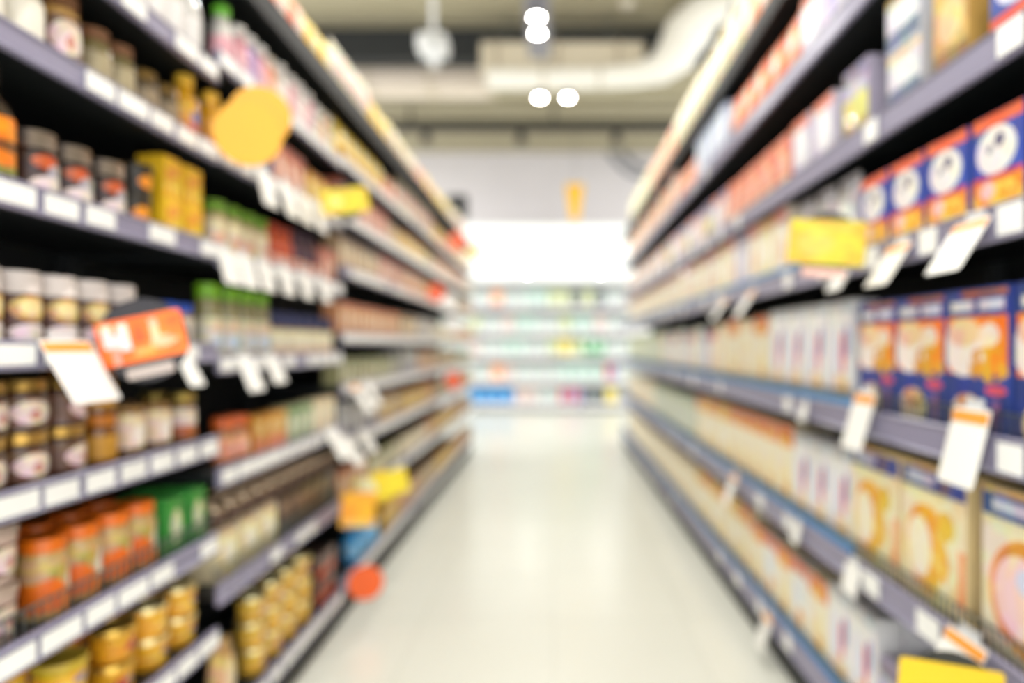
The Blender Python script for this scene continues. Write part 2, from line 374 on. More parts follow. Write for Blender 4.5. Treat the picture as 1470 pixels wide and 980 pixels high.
# ---- box prints
P_big = prnt('big_orange_box', '#28408f', [('rect', .5, .61, .48, .20, '#f5851a'), ('oval', .30, .58, .34, .19, '#f3e9dc'), ('oval', .30, .70, .28, .10, '#eec9a0'), ('oval', .70, .68, .16, .08, '#f1dccb'),
     ('food', .68, .48, .34, .12, '#e3a02c'), ('rect', .27, .885, .19, .035, '#dcd5e0'), ('rect', .74, .885, .19, .035, '#dcd5e0'), ('rect', .62, .965, .36, .02, '#a8602c'),
     ('oval', .36, .12, .27, .15, '#ead9b4'), ('food', .36, .19, .22, .08, '#c8963a'), ('oval', .80, .31, .16, .035, '#e0506a'), ('rect', .80, .14, .06, .10, '#8f6ca0')])
P_cat = prnt('oval_face_box', '#2c4aa6', [('rect', .5, .94, .5, .07, '#e8663a'), ('oval', .48, .63, .40, .24, '#ece6e2'), ('oval', .55, .72, .10, .07, '#4a4a78'), ('oval', .35, .66, .07, .05, '#8a88a0'),
     ('rect', .5, .17, .5, .19, '#ee8c26'), ('food', .5, .15, .5, .17, '#f6c24c'), ('rect', .5, .37, .5, .025, '#cc3a5c'), ('oval', .3, .25, .16, .09, '#f2cdb4')])
P_swirl = prnt('cream_flake_box', '#ece0b4', [('rect', .5, .90, .5, .075, '#32499c'), ('rect', .32, .90, .22, .035, '#d0cfe4'), ('rect', .72, .90, .08, .06, '#7c5a6c'), ('rect', .5, .985, .5, .02, '#d8b878'),
     ('oval', .40, .42, .33, .30, '#f1ca5e'), ('food', .42, .40, .36, .32, '#eda52a'), ('oval', .30, .40, .20, .22, '#f4ecc8'), ('oval', .72, .62, .13, .10, '#e6ae3c'), ('rect', .95, .3, .05, .2, '#ef9a6a')])
P_pinkbowl = prnt('pink_bowl_box', '#eadfc0', [('rect', .5, .90, .5, .075, '#2d4f9c'), ('rect', .36, .90, .24, .035, '#cfd0e6'), ('rect', .5, .985, .5, .02, '#d8b878'), ('oval', .5, .40, .42, .34, '#efae62'), ('food', .55, .40, .42, .34, '#d98e30'), ('oval', .42, .40, .28, .24, '#f5d3c6'), ('oval', .5, .5, .12, .08, '#dcdbea'), ('rect', .95, .25, .05, .2, '#f0844e')])
P_wrb = prnt('white_red_blue_box', '#eceaea', [('oval', .35, .48, .12, .30, '#dfe3f2'), ('oval', .62, .5, .10, .22, '#e2525a'), ('oval', .78, .62, .09, .16, '#6c78c0'), ('oval', .5, .2, .34, .12, '#f2d9b0'), ('oval', .66, .18, .10, .07, '#e9a23c'), ('rect', .5, .95, .5, .05, '#c9cdd2')])
P_otop = prnt('orange_top_box', '#f2e8cc', [('rect', .5, .88, .5, .12, '#e5743a'), ('oval', .5, .82, .3, .09, '#f2b23c'), ('oval', .5, .35, .32, .2, '#f4e2a8'), ('oval', .6, .22, .18, .1, '#eaa83c')])
P_crm = prnt('cream_box', '#efe8d0', [('oval', .5, .55, .3, .2, '#f1dcae'), ('rect', .5, .93, .5, .07, '#e9cfa8'), ('oval', .5, .25, .25, .1, '#f2c88a')])
P_crmred = prnt('cream_red_box', '#f0e4d4', [('rect', .5, .9, .5, .1, '#d98474'), ('oval', .4, .5, .2, .3, '#f6efd8'), ('oval', .65, .4, .18, .2, '#e9b48a')])
P_sage = prnt('sage_box', '#c3ccb4', [('oval', .5, .5, .3, .3, '#d4d9c4'), ('rect', .5, .93, .5, .07, '#aab898')])
P_whitered = prnt('white_red_pouch', '#ddd9da', [('oval', .5, .4, .28, .3, '#f3efee'), ('oval', .62, .25, .2, .12, '#e08a7c'), ('oval', .35, .7, .2, .1, '#b9b4bc')])
P_ovalred = prnt('oval_red_box', '#2d4f9e', [('oval', .5, .62, .40, .26, '#e2e4ea'), ('rect', .5, .15, .5, .17, '#e8582e'), ('rect', .5, .05, .5, .06, '#ead9d4')])
P_gold = prnt('gold_box', '#caa054', [('oval', .5, .6, .36, .25, '#e0bf86'), ('rect', .5, .18, .5, .1, '#8a6a30')])
P_wblue = prnt('white_blue_box', '#cfd0d4', [('rect', .5, .22, .5, .16, '#586a86'), ('oval', .5, .62, .36, .22, '#e6e4e2'), ('rect', .5, .95, .5, .05, '#e6c48c')])
P_purpy = prnt('purple_yellow_box', '#b8b0c4', [('rect', .5, .42, .5, .18, '#d8cf6a'), ('rect', .5, .9, .5, .1, '#7d708e'), ('rect', .5, .12, .5, .12, '#a48f40')])
P_lilac = prnt('lilac_white_box', '#d9d3de', [('oval', .5, .5, .36, .3, '#efeef2'), ('rect', .5, .92, .5, .08, '#e27a58'), ('rect', .5, .08, .5, .08, '#8aa0c8')])
P_salm = prnt('salmon_box', '#e98a6c', [('oval', .5, .5, .3, .26, '#f2c0a4'), ('rect', .5, .1, .5, .1, '#f4dcae')])
P_pink = prnt('pink_cream_box', '#e0b8b8', [('oval', .5, .45, .32, .3, '#f0e2cc'), ('rect', .5, .9, .5, .1, '#a894b8')])
P_wpurp = prnt('white_purple_box', '#cdc6d4', [('oval', .6, .5, .2, .3, '#9a86c0'), ('rect', .5, .9, .5, .1, '#f0b04c'), ('rect', .5, .08, .5, .08, '#3f7ab0')])
P_obag = prnt('orange_bag', '#ea7f55', [('oval', .5, .55, .26, .2, '#f6d8c0'), ('oval', .5, .2, .3, .1, '#f2a878')])
P_bluew = prnt('blue_white_box', '#b6c2d8', [('oval', .5, .5, .34, .28, '#e2e6ee')])
P_ybag = prnt('yellow_bag', '#ecc944', [('oval', .5, .55, .3, .2, '#f6ecb4'), ('oval', .5, .22, .3, .1, '#dca83a')])
P_wbag = prnt('white_bag', '#d8d2c0', [('oval', .5, .55, .28, .2, '#f0b8a0'), ('oval', .5, .25, .3, .1, '#e8dca0')])
P_pbag = prnt('peach_bag', '#e08e62', [('oval', .5, .5, .3, .25, '#f6dcc4')])
P_cbag = prnt('cream_bag', '#d9c99c', [('oval', .5, .55, .28, .22, '#f4efdc'), ('oval', .5, .2, .25, .08, '#e0b088')])
P_cpat = prnt('cream_pattern_box', '#e8dfc0', [('food', .5, .5, .5, .5, '#e6d482'), ('oval', .5, .55, .24, .3, '#f0ead8'), ('rect', .5, .95, .5, .05, '#c9a890')])
P_dark = prnt('dark_carton', '#3a2c28', [('oval', .5, .72, .4, .16, '#7c625a'), ('rect', .5, .3, .5, .08, '#221a18')])
P_peach = prnt('peach_pack', '#cc8c50', [('oval', .5, .5, .3, .3, '#ecd0ac'), ('rect', .5, .92, .5, .08, '#c66c48')])
P_olive = prnt('olive_pack', '#a8a678', [('oval', .5, .45, .32, .3, '#cdc9a0'), ('rect', .5, .92, .5, .08, '#7c8454')])
P_grey = prnt('grey_pack', '#a7a5a6', [('oval', .5, .5, .32, .3, '#cfcac4'), ('rect', .5, .1, .5, .1, '#7c7886')])
P_ypk = prnt('yellow_packet', '#e0b23c', [('oval', .5, .5, .3, .3, '#efdc94'), ('rect', .5, .92, .5, .08, '#c97e30')])
P_coral = prnt('coral_pack', '#c46a4c', [('oval', .5, .42, .34, .3, '#edc8b0'), ('rect', .5, .92, .5, .08, '#a8503c')])
P_navy = prnt('navy_pack', '#3b4660', [('oval', .4, .5, .2, .3, '#7a3c50'), ('oval', .7, .4, .16, .24, '#5a78a0'), ('rect', .5, .08, .5, .1, '#c8b8bc')])
P_tan = prnt('tan_pack', '#b8945e', [('oval', .5, .5, .32, .3, '#e0cda6'), ('rect', .5, .92, .5, .1, '#6e4c30')])
P_gpk = prnt('green_pack', '#9ab08a', [('oval', .5, .5, .32, .3, '#d8dcbc'), ('rect', .5, .9, .5, .1, '#5c8a54')])

# ---- jar-rack goods
bottle('pale_bottle', 'pale grey bottle with white cap', 0.034, 0.23, '#c3c0ba', '#e6e4e0', '#dedad6', name='dressing_bottle')
jar('cream_jar', 'cream jar with tan lid', 0.043, 0.14, '#d9d2c0', '#a98f6c', '#e6e0d0', name='glass_jar')
jar('gold_jar', 'golden jar with brown lid', 0.040, 0.155, '#b98f4e', '#6a4426', P_pinkw)
jar('olive_jar', 'olive-brown jar with brown lid', 0.039, 0.145, '#6f6238', '#7a5236', '#a89a78', 0.2, 0.6)
jar('dark_jar', 'small dark jar with gold lid', 0.036, 0.11, '#4a3a24', '!#8c7040', '#8d7c62', 0.2, 0.6)
bottle('yellow_bottle', 'golden yellow bottle with orange foot', 0.036, 0.18, '#e0a41e', '#e8b838', P_ybot, neck=0.55, lab_hi=0.54)
carton('navy_packet', 'navy and red packet', 0.085, 0.09, 0.15, '#36425c', P_navy, name='soup_packet', cat='packet')
bottle('orange_tall', 'dark bottle with orange label', 0.043, 0.22, '#3a2818', '#2a201c', prnt('orange_band', '#f08a14', [('rect', .5, .5, .5, .1, '#7a4a18'), ('rect', .5, .05, .5, .1, '#8d8d3c')]), lab_lo=0.1, lab_hi=0.56)
jar('grey_lid_jar', 'brown jar with grey lid', 0.043, 0.128, '#2c1c16', '!#8f8279', P_choc, 0.06, 0.66, 0.26, 0.97, name='spread_jar')
tub('black_pot', 'black pot with orange sticker', 0.036, 0.075, '#2a2418', '#33291a', prnt('orange_spot', '#2c2418', [('oval', .5, .55, .36, .4, '#f59a1e')]), name='paste_pot', cat='pot')
carton('yellow_pack', 'yellow carton', 0.075, 0.07, 0.098, '#e3b414', P_yel, name='seasoning_carton', cat='carton')
jar('green_cap_jar', 'beige jar with green lid', 0.034, 0.16, '#a89468', '#6c9a2c', prnt('beige_label', '#e2d4b0', [('oval', .5, .35, .36, .25, '#eab890'), ('rect', .5, .1, .5, .1, '#ecdc9c')]), 0.08, 0.66, 0.22, 0.95)
bottle('red_sauce', 'orange-red sauce bottle', 0.033, 0.185, '#c44a18', '#b03c14', P_sauce, neck=0.6, lab_lo=0.04, lab_hi=0.34)
bottle('purple_bottle', 'dark purple bottle', 0.033, 0.18, '#4a2438', '#3a2030', P_sauce, neck=0.55, lab_lo=0.04, lab_hi=0.34)
carton('coral_pack', 'coral and beige carton', 0.085, 0.07, 0.165, '#c87458', P_coral, name='sauce_carton', cat='carton')
jar('white_lid_jar', 'brown jar with white lid', 0.042, 0.138, '#4a2a18', '#e3d8d2', P_nut, 0.05, 0.70, 0.30, 0.98, name='spread_jar')
jar('blue_lid_jar', 'tan jar with blue lid', 0.037, 0.125, '#9c7a54', '#1846a8', '#d9cdbd', 0.1, 0.66, 0.22, 0.97)
bottle('green_cap_bottle', 'light bottle with bright green cap', 0.038, 0.215, '#8d8658', '#7ab51e', P_gtall, neck=0.74, capf=0.2, lab_lo=0.08, lab_hi=0.54, name='dressing_bottle')
jar('navy_cap_jar', 'cream jar with navy lid', 0.038, 0.155, '#b58f5e', '#26305c', P_cream, 0.05, 0.6, 0.34, 0.97)
jar('gold_lid_jar', 'brown jar with gold lid', 0.044, 0.098, '#4c3220', '!#c29a4c', P_pinkw, 0.12, 0.66, 0.2, 0.97, name='spread_jar')
jar('amber_jar', 'amber jar with orange lid', 0.036, 0.11, '#7a4a14', '#c9781e', '#c8902c', 0.15, 0.6, 0.2, 0.97)
jar('honey_jar', 'dark honey jar with pale label', 0.038, 0.12, '#5c3a18', '#94703a', prnt('pale_label', '#ecd4b4', [('oval', .5, .4, .3, .3, '#f2e6d4')]), 0.2, 0.85, 0.16, 0.95, name='honey_jar')
jar('gold_mix', 'gold-lidded jar with rust band', 0.036, 0.135, '#6b4a26', '!#b8a052', prnt('rust_band', '#e8d4c4', [('rect', .5, .2, .5, .2, '#b8622c')]), 0.15, 0.7, 0.18, 0.97)
jar('rust_jar', 'brown jar with rust-orange lid', 0.036, 0.14, '#8a5a2c', '#d8662c', prnt('peach_label', '#e29a74', [('oval', .5, .5, .3, .3, '#eebfa0')]), 0.1, 0.6, 0.24, 0.97)
carton('amber_pack', 'amber carton with coral foot', 0.08, 0.07, 0.135, '#c88a2c', prnt('amber_carton', '#d8982c', [('rect', .5, .2, .5, .2, '#e8906a'), ('oval', .5, .68, .3, .2, '#e8c88c')]), name='sauce_carton', cat='carton')
carton('green_cream_pack', 'cream carton with green top', 0.08, 0.07, 0.14, '#c8c49a', P_gpk, name='sauce_carton', cat='carton')
carton('cream_pack', 'plain cream carton', 0.08, 0.07, 0.14, '#dfd2ac', P_crm, name='sauce_carton', cat='carton')
tub('pink_pot', 'pinkish white pot', 0.045, 0.105, '#c4aa9c', '#b09a8a', P_pinkw, name='paste_pot', cat='pot')
jar('orange_lid_jar', 'peanut jar with orange lid', 0.043, 0.158, '#caa868', '#f2760e', P_orange, 0.10, 0.74, 0.17, 0.95, name='peanut_jar')
carton('green_tin', 'green carton with cream oval', 0.07, 0.075, 0.145, '#3ea044', P_green, name='tea_carton', cat='carton')
carton('cream_pattern', 'cream patterned carton', 0.12, 0.10, 0.15, '#d8cca8', P_cpat, name='tea_carton', cat='carton')
carton('dark_carton', 'dark brown carton', 0.11, 0.10, 0.15, '#382a26', P_dark, name='cocoa_carton', cat='carton')
tub('cocoa_cup', 'dark cup with beige lid', 0.037, 0.065, '#5a4034', '!#d8c0a0', name='cocoa_cup', cat='cup')
tub('green_yellow_tub', 'yellow-green tub with gold lid', 0.05, 0.078, '#c8a818', '#d8b83c', P_ylav)
tub('red_label_tub', 'yellow tub with red label', 0.05, 0.078, '#e0a020', '!#ecc25c', P_yred)
tub('yellow_tub', 'golden tub with pale lid', 0.05, 0.078, '#f2b424', '!#f8e6a8', P_ylav)
bag('beige_bag', 'small beige bag', 0.11, 0.07, 0.2, '#d8b070', prnt('beige_small_bag', '#dcb476', [('oval', .5, .5, .3, .3, '#e8cfa0')]))
tub('pale_lid_tub', 'yellow tub with cream lid', 0.05, 0.085, '#ecb828', '!#f8ecb4', prnt('pinkish_label', '#eac04a', [('oval', .6, .5, .25, .4, '#c89088')]))
carton('dark_orange_pack', 'dark carton with orange spots', 0.09, 0.08, 0.11, '#3c2a24', prnt('dark_orange', '#4a322a', [('oval', .3, .3, .2, .2, '#e8562c'), ('oval', .75, .35, .18, .2, '#e06a30'), ('rect', .5, .8, .5, .14, '#8a706a')]), name='cocoa_carton', cat='carton')
bottle('pink_bottle', 'pink bottle with white cap', 0.032, 0.185, '#c88a92', '#f2efe8', '#d8aab0', neck=0.62, capf=0.17, name='juice_bottle')
bottle('white_bottle', 'white bottle with white cap', 0.036, 0.19, '#d8d2ca', '#f2efe8', '#e8dcd4', neck=0.6, name='juice_bottle')
bottle('teal_bottle', 'pale teal bottle with white cap', 0.034, 0.18, '#9cb4aa', '#f2efe8', '#d8dcc4', neck=0.62, capf=0.17, name='juice_bottle')
bottle('green_tip_bottle', 'clear bottle with green cap', 0.034, 0.19, '#c8c4bc', '#6cc030', '#d8a0a8', neck=0.62, capf=0.17, name='juice_bottle')
bottle('violet_bottle', 'violet bottle with white cap', 0.032, 0.185, '#8a6a9c', '#f4f2ec', '#b49ac0', neck=0.62, capf=0.17, name='juice_bottle')
bottle('orange_bottle', 'orange bottle with cream cap', 0.032, 0.18, '#d8884c', '#f4ecd8', '#e8b898', neck=0.62, capf=0.17, name='juice_bottle')
bag('yellow_bag', 'yellow pillow bag', 0.15, 0.10, 0.20, '#e0b83c', P_ybag)
bag('white_bag', 'white pillow bag', 0.17, 0.10, 0.25, '#e8e2d4', P_wbag)
bag('peach_bag', 'peach pillow bag', 0.15, 0.10, 0.19, '#e89a74', P_pbag)
bag('cream_bag', 'cream pillow bag', 0.17, 0.10, 0.22, '#e4d8b4', P_cbag)
for k_, d_, p_, s_ in (('peach_pack', 'peach packet', P_peach, '#cc8c60'), ('olive_pack', 'olive green packet', P_olive, '#98966a'), ('grey_pack', 'grey packet', P_grey, '#989698'),
                       ('yellow_packet', 'mustard yellow packet', P_ypk, '#cc9e34'), ('tan_pack', 'tan packet', P_tan, '#bc9e78'), ('pale_packet', 'pale cream packet', P_crm, '#d8ccb0'), ('rose_packet', 'coral red packet', P_coral, '#c47058')):
    carton(k_, d_, 0.088, 0.08, {'peach_pack': .15, 'olive_pack': .13, 'grey_pack': .165, 'yellow_packet': .14, 'tan_pack': .16, 'pale_packet': .12, 'rose_packet': .17}[k_], s_, p_, name='soup_packet', cat='packet')
# ---- cereal-rack goods
carton('big_orange_box', 'tall blue and orange cereal box', 0.226, 0.085, 0.335, '#2a3f88', P_big)
carton('cat_box', 'blue cereal box with white oval', 0.148, 0.075, 0.205, '#2c4796', P_cat)
carton('swirl_box', 'wide cream flakes box', 0.255, 0.10, 0.335, '#dfc894', P_swirl)
carton('bowl_box', 'wide cream box with pink bowl', 0.255, 0.10, 0.335, '#dfc894', P_pinkbowl)
carton('wrb_box', 'white cereal box with red figure', 0.16, 0.08, 0.325, '#dfdede', P_wrb)
carton('orange_top_box', 'cream cereal box with orange top', 0.17, 0.08, 0.315, '#e8dcb8', P_otop)
carton('cream_box', 'plain cream cereal box', 0.18, 0.08, 0.30, '#e6dfc6', P_crm)
carton('cream_red_box', 'cream cereal box with red top', 0.16, 0.08, 0.27, '#e6d8c6', P_crmred)
carton('sage_box', 'sage green cereal box', 0.18, 0.08, 0.30, '#b8c2a8', P_sage)
bag('white_red_pouch', 'white cereal pouch with red patch', 0.15, 0.08, 0.265, '#d4d0d2', P_whitered, name='cereal_pouch', cat='pouch')
carton('oval_red_box', 'blue box with red foot', 0.19, 0.08, 0.155, '#2d4f9e', P_ovalred)
carton('gold_box', 'gold cereal box', 0.13, 0.08, 0.215, '#b89048', P_gold)
carton('white_blue_box', 'white and slate box', 0.155, 0.08, 0.15, '#bfc0c6', P_wblue)
carton('purple_yellow_box', 'purple and yellow box', 0.15, 0.08, 0.22, '#a8a0b4', P_purpy)
carton('lilac_box', 'lilac and white box', 0.15, 0.08, 0.21, '#cfc8d6', P_lilac)
carton('salmon_box', 'salmon pink box', 0.15, 0.08, 0.2, '#dc8064', P_salm)
carton('pink_cream_box', 'pink and cream box', 0.15, 0.08, 0.21, '#d8aeae', P_pink)
carton('white_purple_box', 'white and purple box', 0.15, 0.08, 0.24, '#dedae2', P_wpurp)
bag('orange_bag', 'orange cereal bag', 0.18, 0.10, 0.25, '#e07a50', P_obag, name='cereal_pouch', cat='pouch')
carton('blue_white_box', 'pale blue and white box', 0.17, 0.08, 0.25, '#a8b6d0', P_bluew)
bag('tall_cream_bag', 'tall cream bag', 0.24, 0.13, 0.38, '#e4d8b4', P_cbag, name='cereal_pouch', cat='pouch')
bag('tall_peach_bag', 'tall peach bag', 0.24, 0.13, 0.36, '#ecb48c', P_pbag, name='cereal_pouch', cat='pouch')
carton('yellow_cereal_box', 'yellow and white cereal box', 0.16, 0.08, 0.26, '#e8d890', prnt('yellow_cereal', '#efe0a0', [('oval', .5, .5, .36, .3, '#f6f2e0'), ('rect', .5, .93, .5, .07, '#e0a050')]))
carton('lilac_tall_box', 'tall lilac cereal box', 0.16, 0.08, 0.27, '#b0a8c0', prnt('lilac_tall', '#c2bacf', [('oval', .5, .45, .3, .3, '#e6e2ec'), ('rect', .5, .92, .5, .08, '#6c6898')]))
carton('pale_sage_box', 'pale grey-green cereal box', 0.17, 0.08, 0.30, '#cdd2c2', prnt('pale_sage', '#d6dacb', [('oval', .5, .5, .3, .3, '#e8ebe0')]))
carton('yellow_tall_box', 'tall yellow-topped cereal box', 0.17, 0.08, 0.315, '#ead9a0', prnt('yellow_tall', '#f0e6c4', [('rect', .5, .87, .5, .13, '#f0c048'), ('oval', .5, .4, .34, .24, '#f6f0da'), ('oval', .58, .25, .18, .1, '#ecb858')]))
carton('white_spot_box', 'white cereal box with orange spot', 0.17, 0.08, 0.315, '#e8e4da', prnt('white_spot', '#eeebe2', [('oval', .55, .28, .2, .13, '#f0a83c'), ('rect', .5, .92, .5, .08, '#d86a4a'), ('oval', .4, .6, .26, .16, '#dfe6ee')]))
# ---- end-wall goods
for k_, d_, col, p_ in (('pw', 'plain white carton', '#d2d6d4', prnt('white_pack', '#d6dad8', [('oval', .5, .5, .3, .25, '#bcd0ca'), ('rect', .5, .93, .5, .07, '#b4bcc0')])), ('pm', 'mint green carton', '#cfe6dd', prnt('mint_pack', '#b4d4ca', [('oval', .5, .5, .34, .3, '#d4e2dc')])),
                        ('pg', 'pale green carton', '#d2dcb0', prnt('pale_green_pack', '#c0cc94', [('oval', .5, .5, .34, .3, '#dce0c0')])), ('pk', 'pale pink carton', '#ecd8d2', prnt('pale_pink_pack', '#d8c0ba', [('oval', .5, .5, .34, .3, '#e4d8d4')])),
                        ('pb', 'bright blue carton', '#2a86d0', prnt('blue_pack', '#2a86d0', [('oval', .5, .5, .36, .3, '#74b8ec')])), ('pr', 'red and violet carton', '#d85c50', prnt('red_violet_pack', '#dc6a5c', [('rect', .75, .5, .25, .5, '#a49cd0')])),
                        ('py', 'bright yellow carton', '#ecd23c', prnt('yellow_white_pack', '#ecd23c', [('oval', .5, .5, .3, .3, '#f6eeb0')])), ('po', 'peach orange carton', '#f6a878', prnt('peach_orange_pack', '#f6a878', [('oval', .5, .5, .3, .3, '#fad0b4')])),
                        ('pe', 'emerald green carton', '#3aa860', prnt('emerald_pack', '#3aa860', [('oval', .5, .7, .4, .3, '#d8eee0')])), ('pd', 'dark grey carton', '#5a6064', prnt('dark_grey_pack', '#5a6064', [('oval', .5, .5, .3, .25, '#a8b0b0')]))):
    carton(k_, d_, 0.20, 0.14, 0.30, col, p_, name='household_carton', cat='carton')

counts = {}
RACK = {'L': 'jar-rack', 'R': 'cereal-rack', 'B': 'end-wall'}
def spawn(key, loc, rz, label, group):
    p = PROTO[key]; root = None
    for n, me, m in p['parts']:
        o = bpy.data.objects.new(p['name'] if root is None else n, me); C.objects.link(o)
        if root is None:
            root = o; o.location = loc; o.rotation_euler = (0, 0, rz); tag(o, label, p['cat'], group)
        else: o.parent = root
    return root
LAYER = {1: [''], 2: ['lower ', 'upper '], 3: ['lower ', 'middle ', 'upper '], 4: ['lowest ', 'lower ', 'upper ', 'topmost ']}
def run(side, level, z, a, b, key, stack=1, rows=1, gap=0.009, face=0.022, yaw=2.0, dz=0.0):
    """A row of one kind (or of kinds in turn) along a shelf from depth a to depth b. Ordinals are counted from the aisle entrance."""
    keys = key if isinstance(key, (list, tuple)) else [key]
    W = max(PROTO[k]['w'] for k in keys)
    n = max(1, round((b-a)/(W+gap))); sc = min(1.0, (b-a)/n/(W+gap))
    if sc < 0.88 and n > 1: n -= 1; sc = 1.0
    pitch = (b-a)/n
    for i in range(n):
        key = keys[i % len(keys)]; p = PROTO[key]; rnd = p['parts'][0][0] in ('jar_body', 'bottle_body', 'tub_body')
        for r in range(rows):
            for s in range(stack):
                y = a + (i+0.5)*pitch + random.uniform(-1, 1)*max(0, min(0.004, (pitch-p['w']*sc)*0.3))
                dd = face + (r*(p['d']+0.006) + (p['d']/2 if rnd else 0))*sc + random.uniform(0, 0.004)
                loc, rz = side_tf(side, y, dd)
                ck = (side, level, key, r, s); k = counts.get(ck, 0); counts[ck] = k+1
                where = '%s %s shelf' % (level, RACK[side])
                lab = '%s%s, %s along the %s%s' % (LAYER[stack][s], p['desc'], ordinal(k), where, ', back row' if r else '')
                yv = random.uniform(-25, 25) if rnd and yaw else random.uniform(-yaw, yaw)*(0.4 if W > 0.14 else 1)
                if pitch-p['w']*sc < 0.003 and not rnd: yv = 0
                o = spawn(key, (loc[0], loc[1], shelf_top(side, z) + 0.0008 + dz + s*(p['h']*sc+0.0006)), rz + R(yv), lab, '%s row on the %s' % (p['desc'], where))
                o.scale = (sc, sc, sc)
def fillL(level, z, seq, **kw):
    prev = 0
    for it in seq:
        a, b, key = it[:3]; k = dict(kw); k.update(it[3] if len(it) > 3 else {})
        p = PROTO[key[0] if isinstance(key, list) else key]; fc = 0.024 + (p['d']*0.42 if p['parts'][0][0] in ('jar_body', 'bottle_body', 'tub_body') else 0)
        ya, yb = max(yL(a, fc), 0.97), yL(b, fc)
        if ya < LB0-0.07: yb = min(yb, LB0-0.006)
        else: ya, yb = max(ya, LB0+0.006), min(yb, LB1-0.006)
        ya = max(ya, prev+0.004); prev = yb
        run('L', level, z, ya, yb, key, **k)
def fillR(level, z, seq, **kw):
    for it in seq:
        a, b, key = it[:3]; k = dict(kw); k.update(it[3] if len(it) > 3 else {})
        run('R', level, z, max(yR(a), 0.98), yR(b), key, **k)

# ---- jar rack, first bay (shelves counted from the floor)
fillL('eighth', LA[7], [(130, 300, 'pale_bottle')])
fillL('seventh', LA[6], [(-70, 55, 'cream_jar'), (55, 112, 'gold_jar'), (113, 184, 'olive_jar'), (185, 251, 'dark_jar'), (252, 306, 'yellow_bottle')])
fillL('sixth', LA[5], [(-60, 16, 'orange_tall'), (18, 172, 'grey_lid_jar'), (174, 214, 'black_pot', dict(stack=2)), (216, 294, 'yellow_pack', dict(stack=2))])
fillL('fifth', LA[4], [(-75, 189, 'white_lid_jar'), (190, 268, 'blue_lid_jar')])
fillL('fourth', LA[3], [(-70, 116, 'gold_lid_jar', dict(stack=2)), (117, 165, 'amber_jar', dict(stack=2)), (166, 240, 'honey_jar'), (240, 302, 'gold_mix')], rows=2)
fillL('third', LA[2], [(-75, 36, 'pink_pot', dict(stack=2)), (37, 215, 'orange_lid_jar'), (216, 302, 'green_tin')], rows=2)
fillL('second', LA[1], [(40, 135, 'green_yellow_tub', dict(stack=2)), (136, 190, 'red_label_tub', dict(stack=2)), (191, 305, 'yellow_tub', dict(stack=2))], rows=2)
# ---- second bay
fillL('sixth', LB[5], [(292, 338, 'yellow_bottle'), (340, 392, 'navy_packet'), (393, 440, 'coral_pack'), (441, 487, 'yellow_packet')])
fillL('fifth', LB[4], [(297, 380, 'green_cap_jar', dict(gap=0.022)), (381, 415, 'red_sauce'), (416, 452, 'purple_bottle'), (453, 488, 'coral_pack')])
fillL('fourth', LB[3], [(274, 384, 'green_cap_bottle', dict(gap=0.024)), (385, 488, 'navy_cap_jar', dict(gap=0.02))])
fillL('third', LB[2], [(314, 352, 'rust_jar'), (353, 412, 'amber_pack'), (413, 450, 'green_cream_pack'), (451, 488, 'cream_pack')])
fillL('second', LB[1], [(313, 398, 'cream_pattern'), (399, 488, 'dark_carton')])
run('L', 'second', LB[1], yL(313), yL(488), 'cocoa_cup', rows=2, gap=0.018, dz=PROTO['dark_carton']['h']+0.001)
fillL('first', LB[0], [(315, 350, 'beige_bag'), (351, 440, 'pale_lid_tub', dict(stack=3, gap=0.02)), (441, 488, 'dark_orange_pack', dict(stack=2))])
fillL('seventh', LB[6], [(304, 334, ['green_tip_bottle', 'white_bottle']), (335, 392, ['pink_bottle', 'violet_bottle', 'pink_bottle', 'orange_bottle']), (393, 445, ['white_bottle', 'pink_bottle']), (446, 488, ['teal_bottle', 'orange_bottle'])])
fillL('topmost', LB[7], [(315, 395, 'white_bag'), (396, 445, 'peach_bag'), (446, 488, 'yellow_bag')])
# ---- farther bays
CS = {8: ['white_bag', 'yellow_bag', 'cream_bag', 'peach_bag', 'yellow_bag', 'cream_bag'], 7: ['yellow_bag', 'peach_bag', 'white_bag', 'yellow_bag', 'peach_bag'], 6: ['rose_packet', 'tan_pack', 'yellow_packet', 'olive_pack', 'peach_pack'],
      5: ['tan_pack', 'rose_packet', 'peach_pack', 'yellow_packet', 'yellow_packet', 'tan_pack'], 4: ['peach_pack', 'peach_pack', 'tan_pack', 'grey_pack', 'pale_packet', 'yellow_packet'], 3: ['olive_pack', 'olive_pack', 'grey_pack', 'peach_pack', 'tan_pack'],
      2: ['grey_pack', 'tan_pack', 'yellow_packet', 'peach_pack', 'olive_pack'], 1: ['peach_pack', 'olive_pack', 'pale_packet', 'peach_pack', 'yellow_packet'], 0: ['yellow_packet', 'peach_pack', 'tan_pack', 'yellow_packet']}
CN = ['first', 'second', 'third', 'fourth', 'fifth', 'sixth', 'seventh', 'eighth', 'topmost']
for lv, seq in CS.items():
    y = LB1+(0.82 if lv == 0 else 0.03); j = 0
    while y < (7.05 if lv == 8 else 7.6):
        bi = next(i for i in range(4) if cuts[i] <= y < cuts[i+1]); end = cuts[bi+1]-0.02 if not (lv == 8 and bi == 3) else 7.15
        ln = min(random.uniform(0.45, 0.95), end-y)
        if end-(y+ln) < 0.25: ln = end-y
        k1, k2 = seq[j % len(seq)], seq[(j+1) % len(seq)]
        run('L', CN[lv], LC[lv], y, y+ln, [k1, k1, k2] if j % 2 else k1, gap=0.014); y += ln+0.012
        if end-y < 0.03: y = cuts[bi+1]+0.03
        j += 1
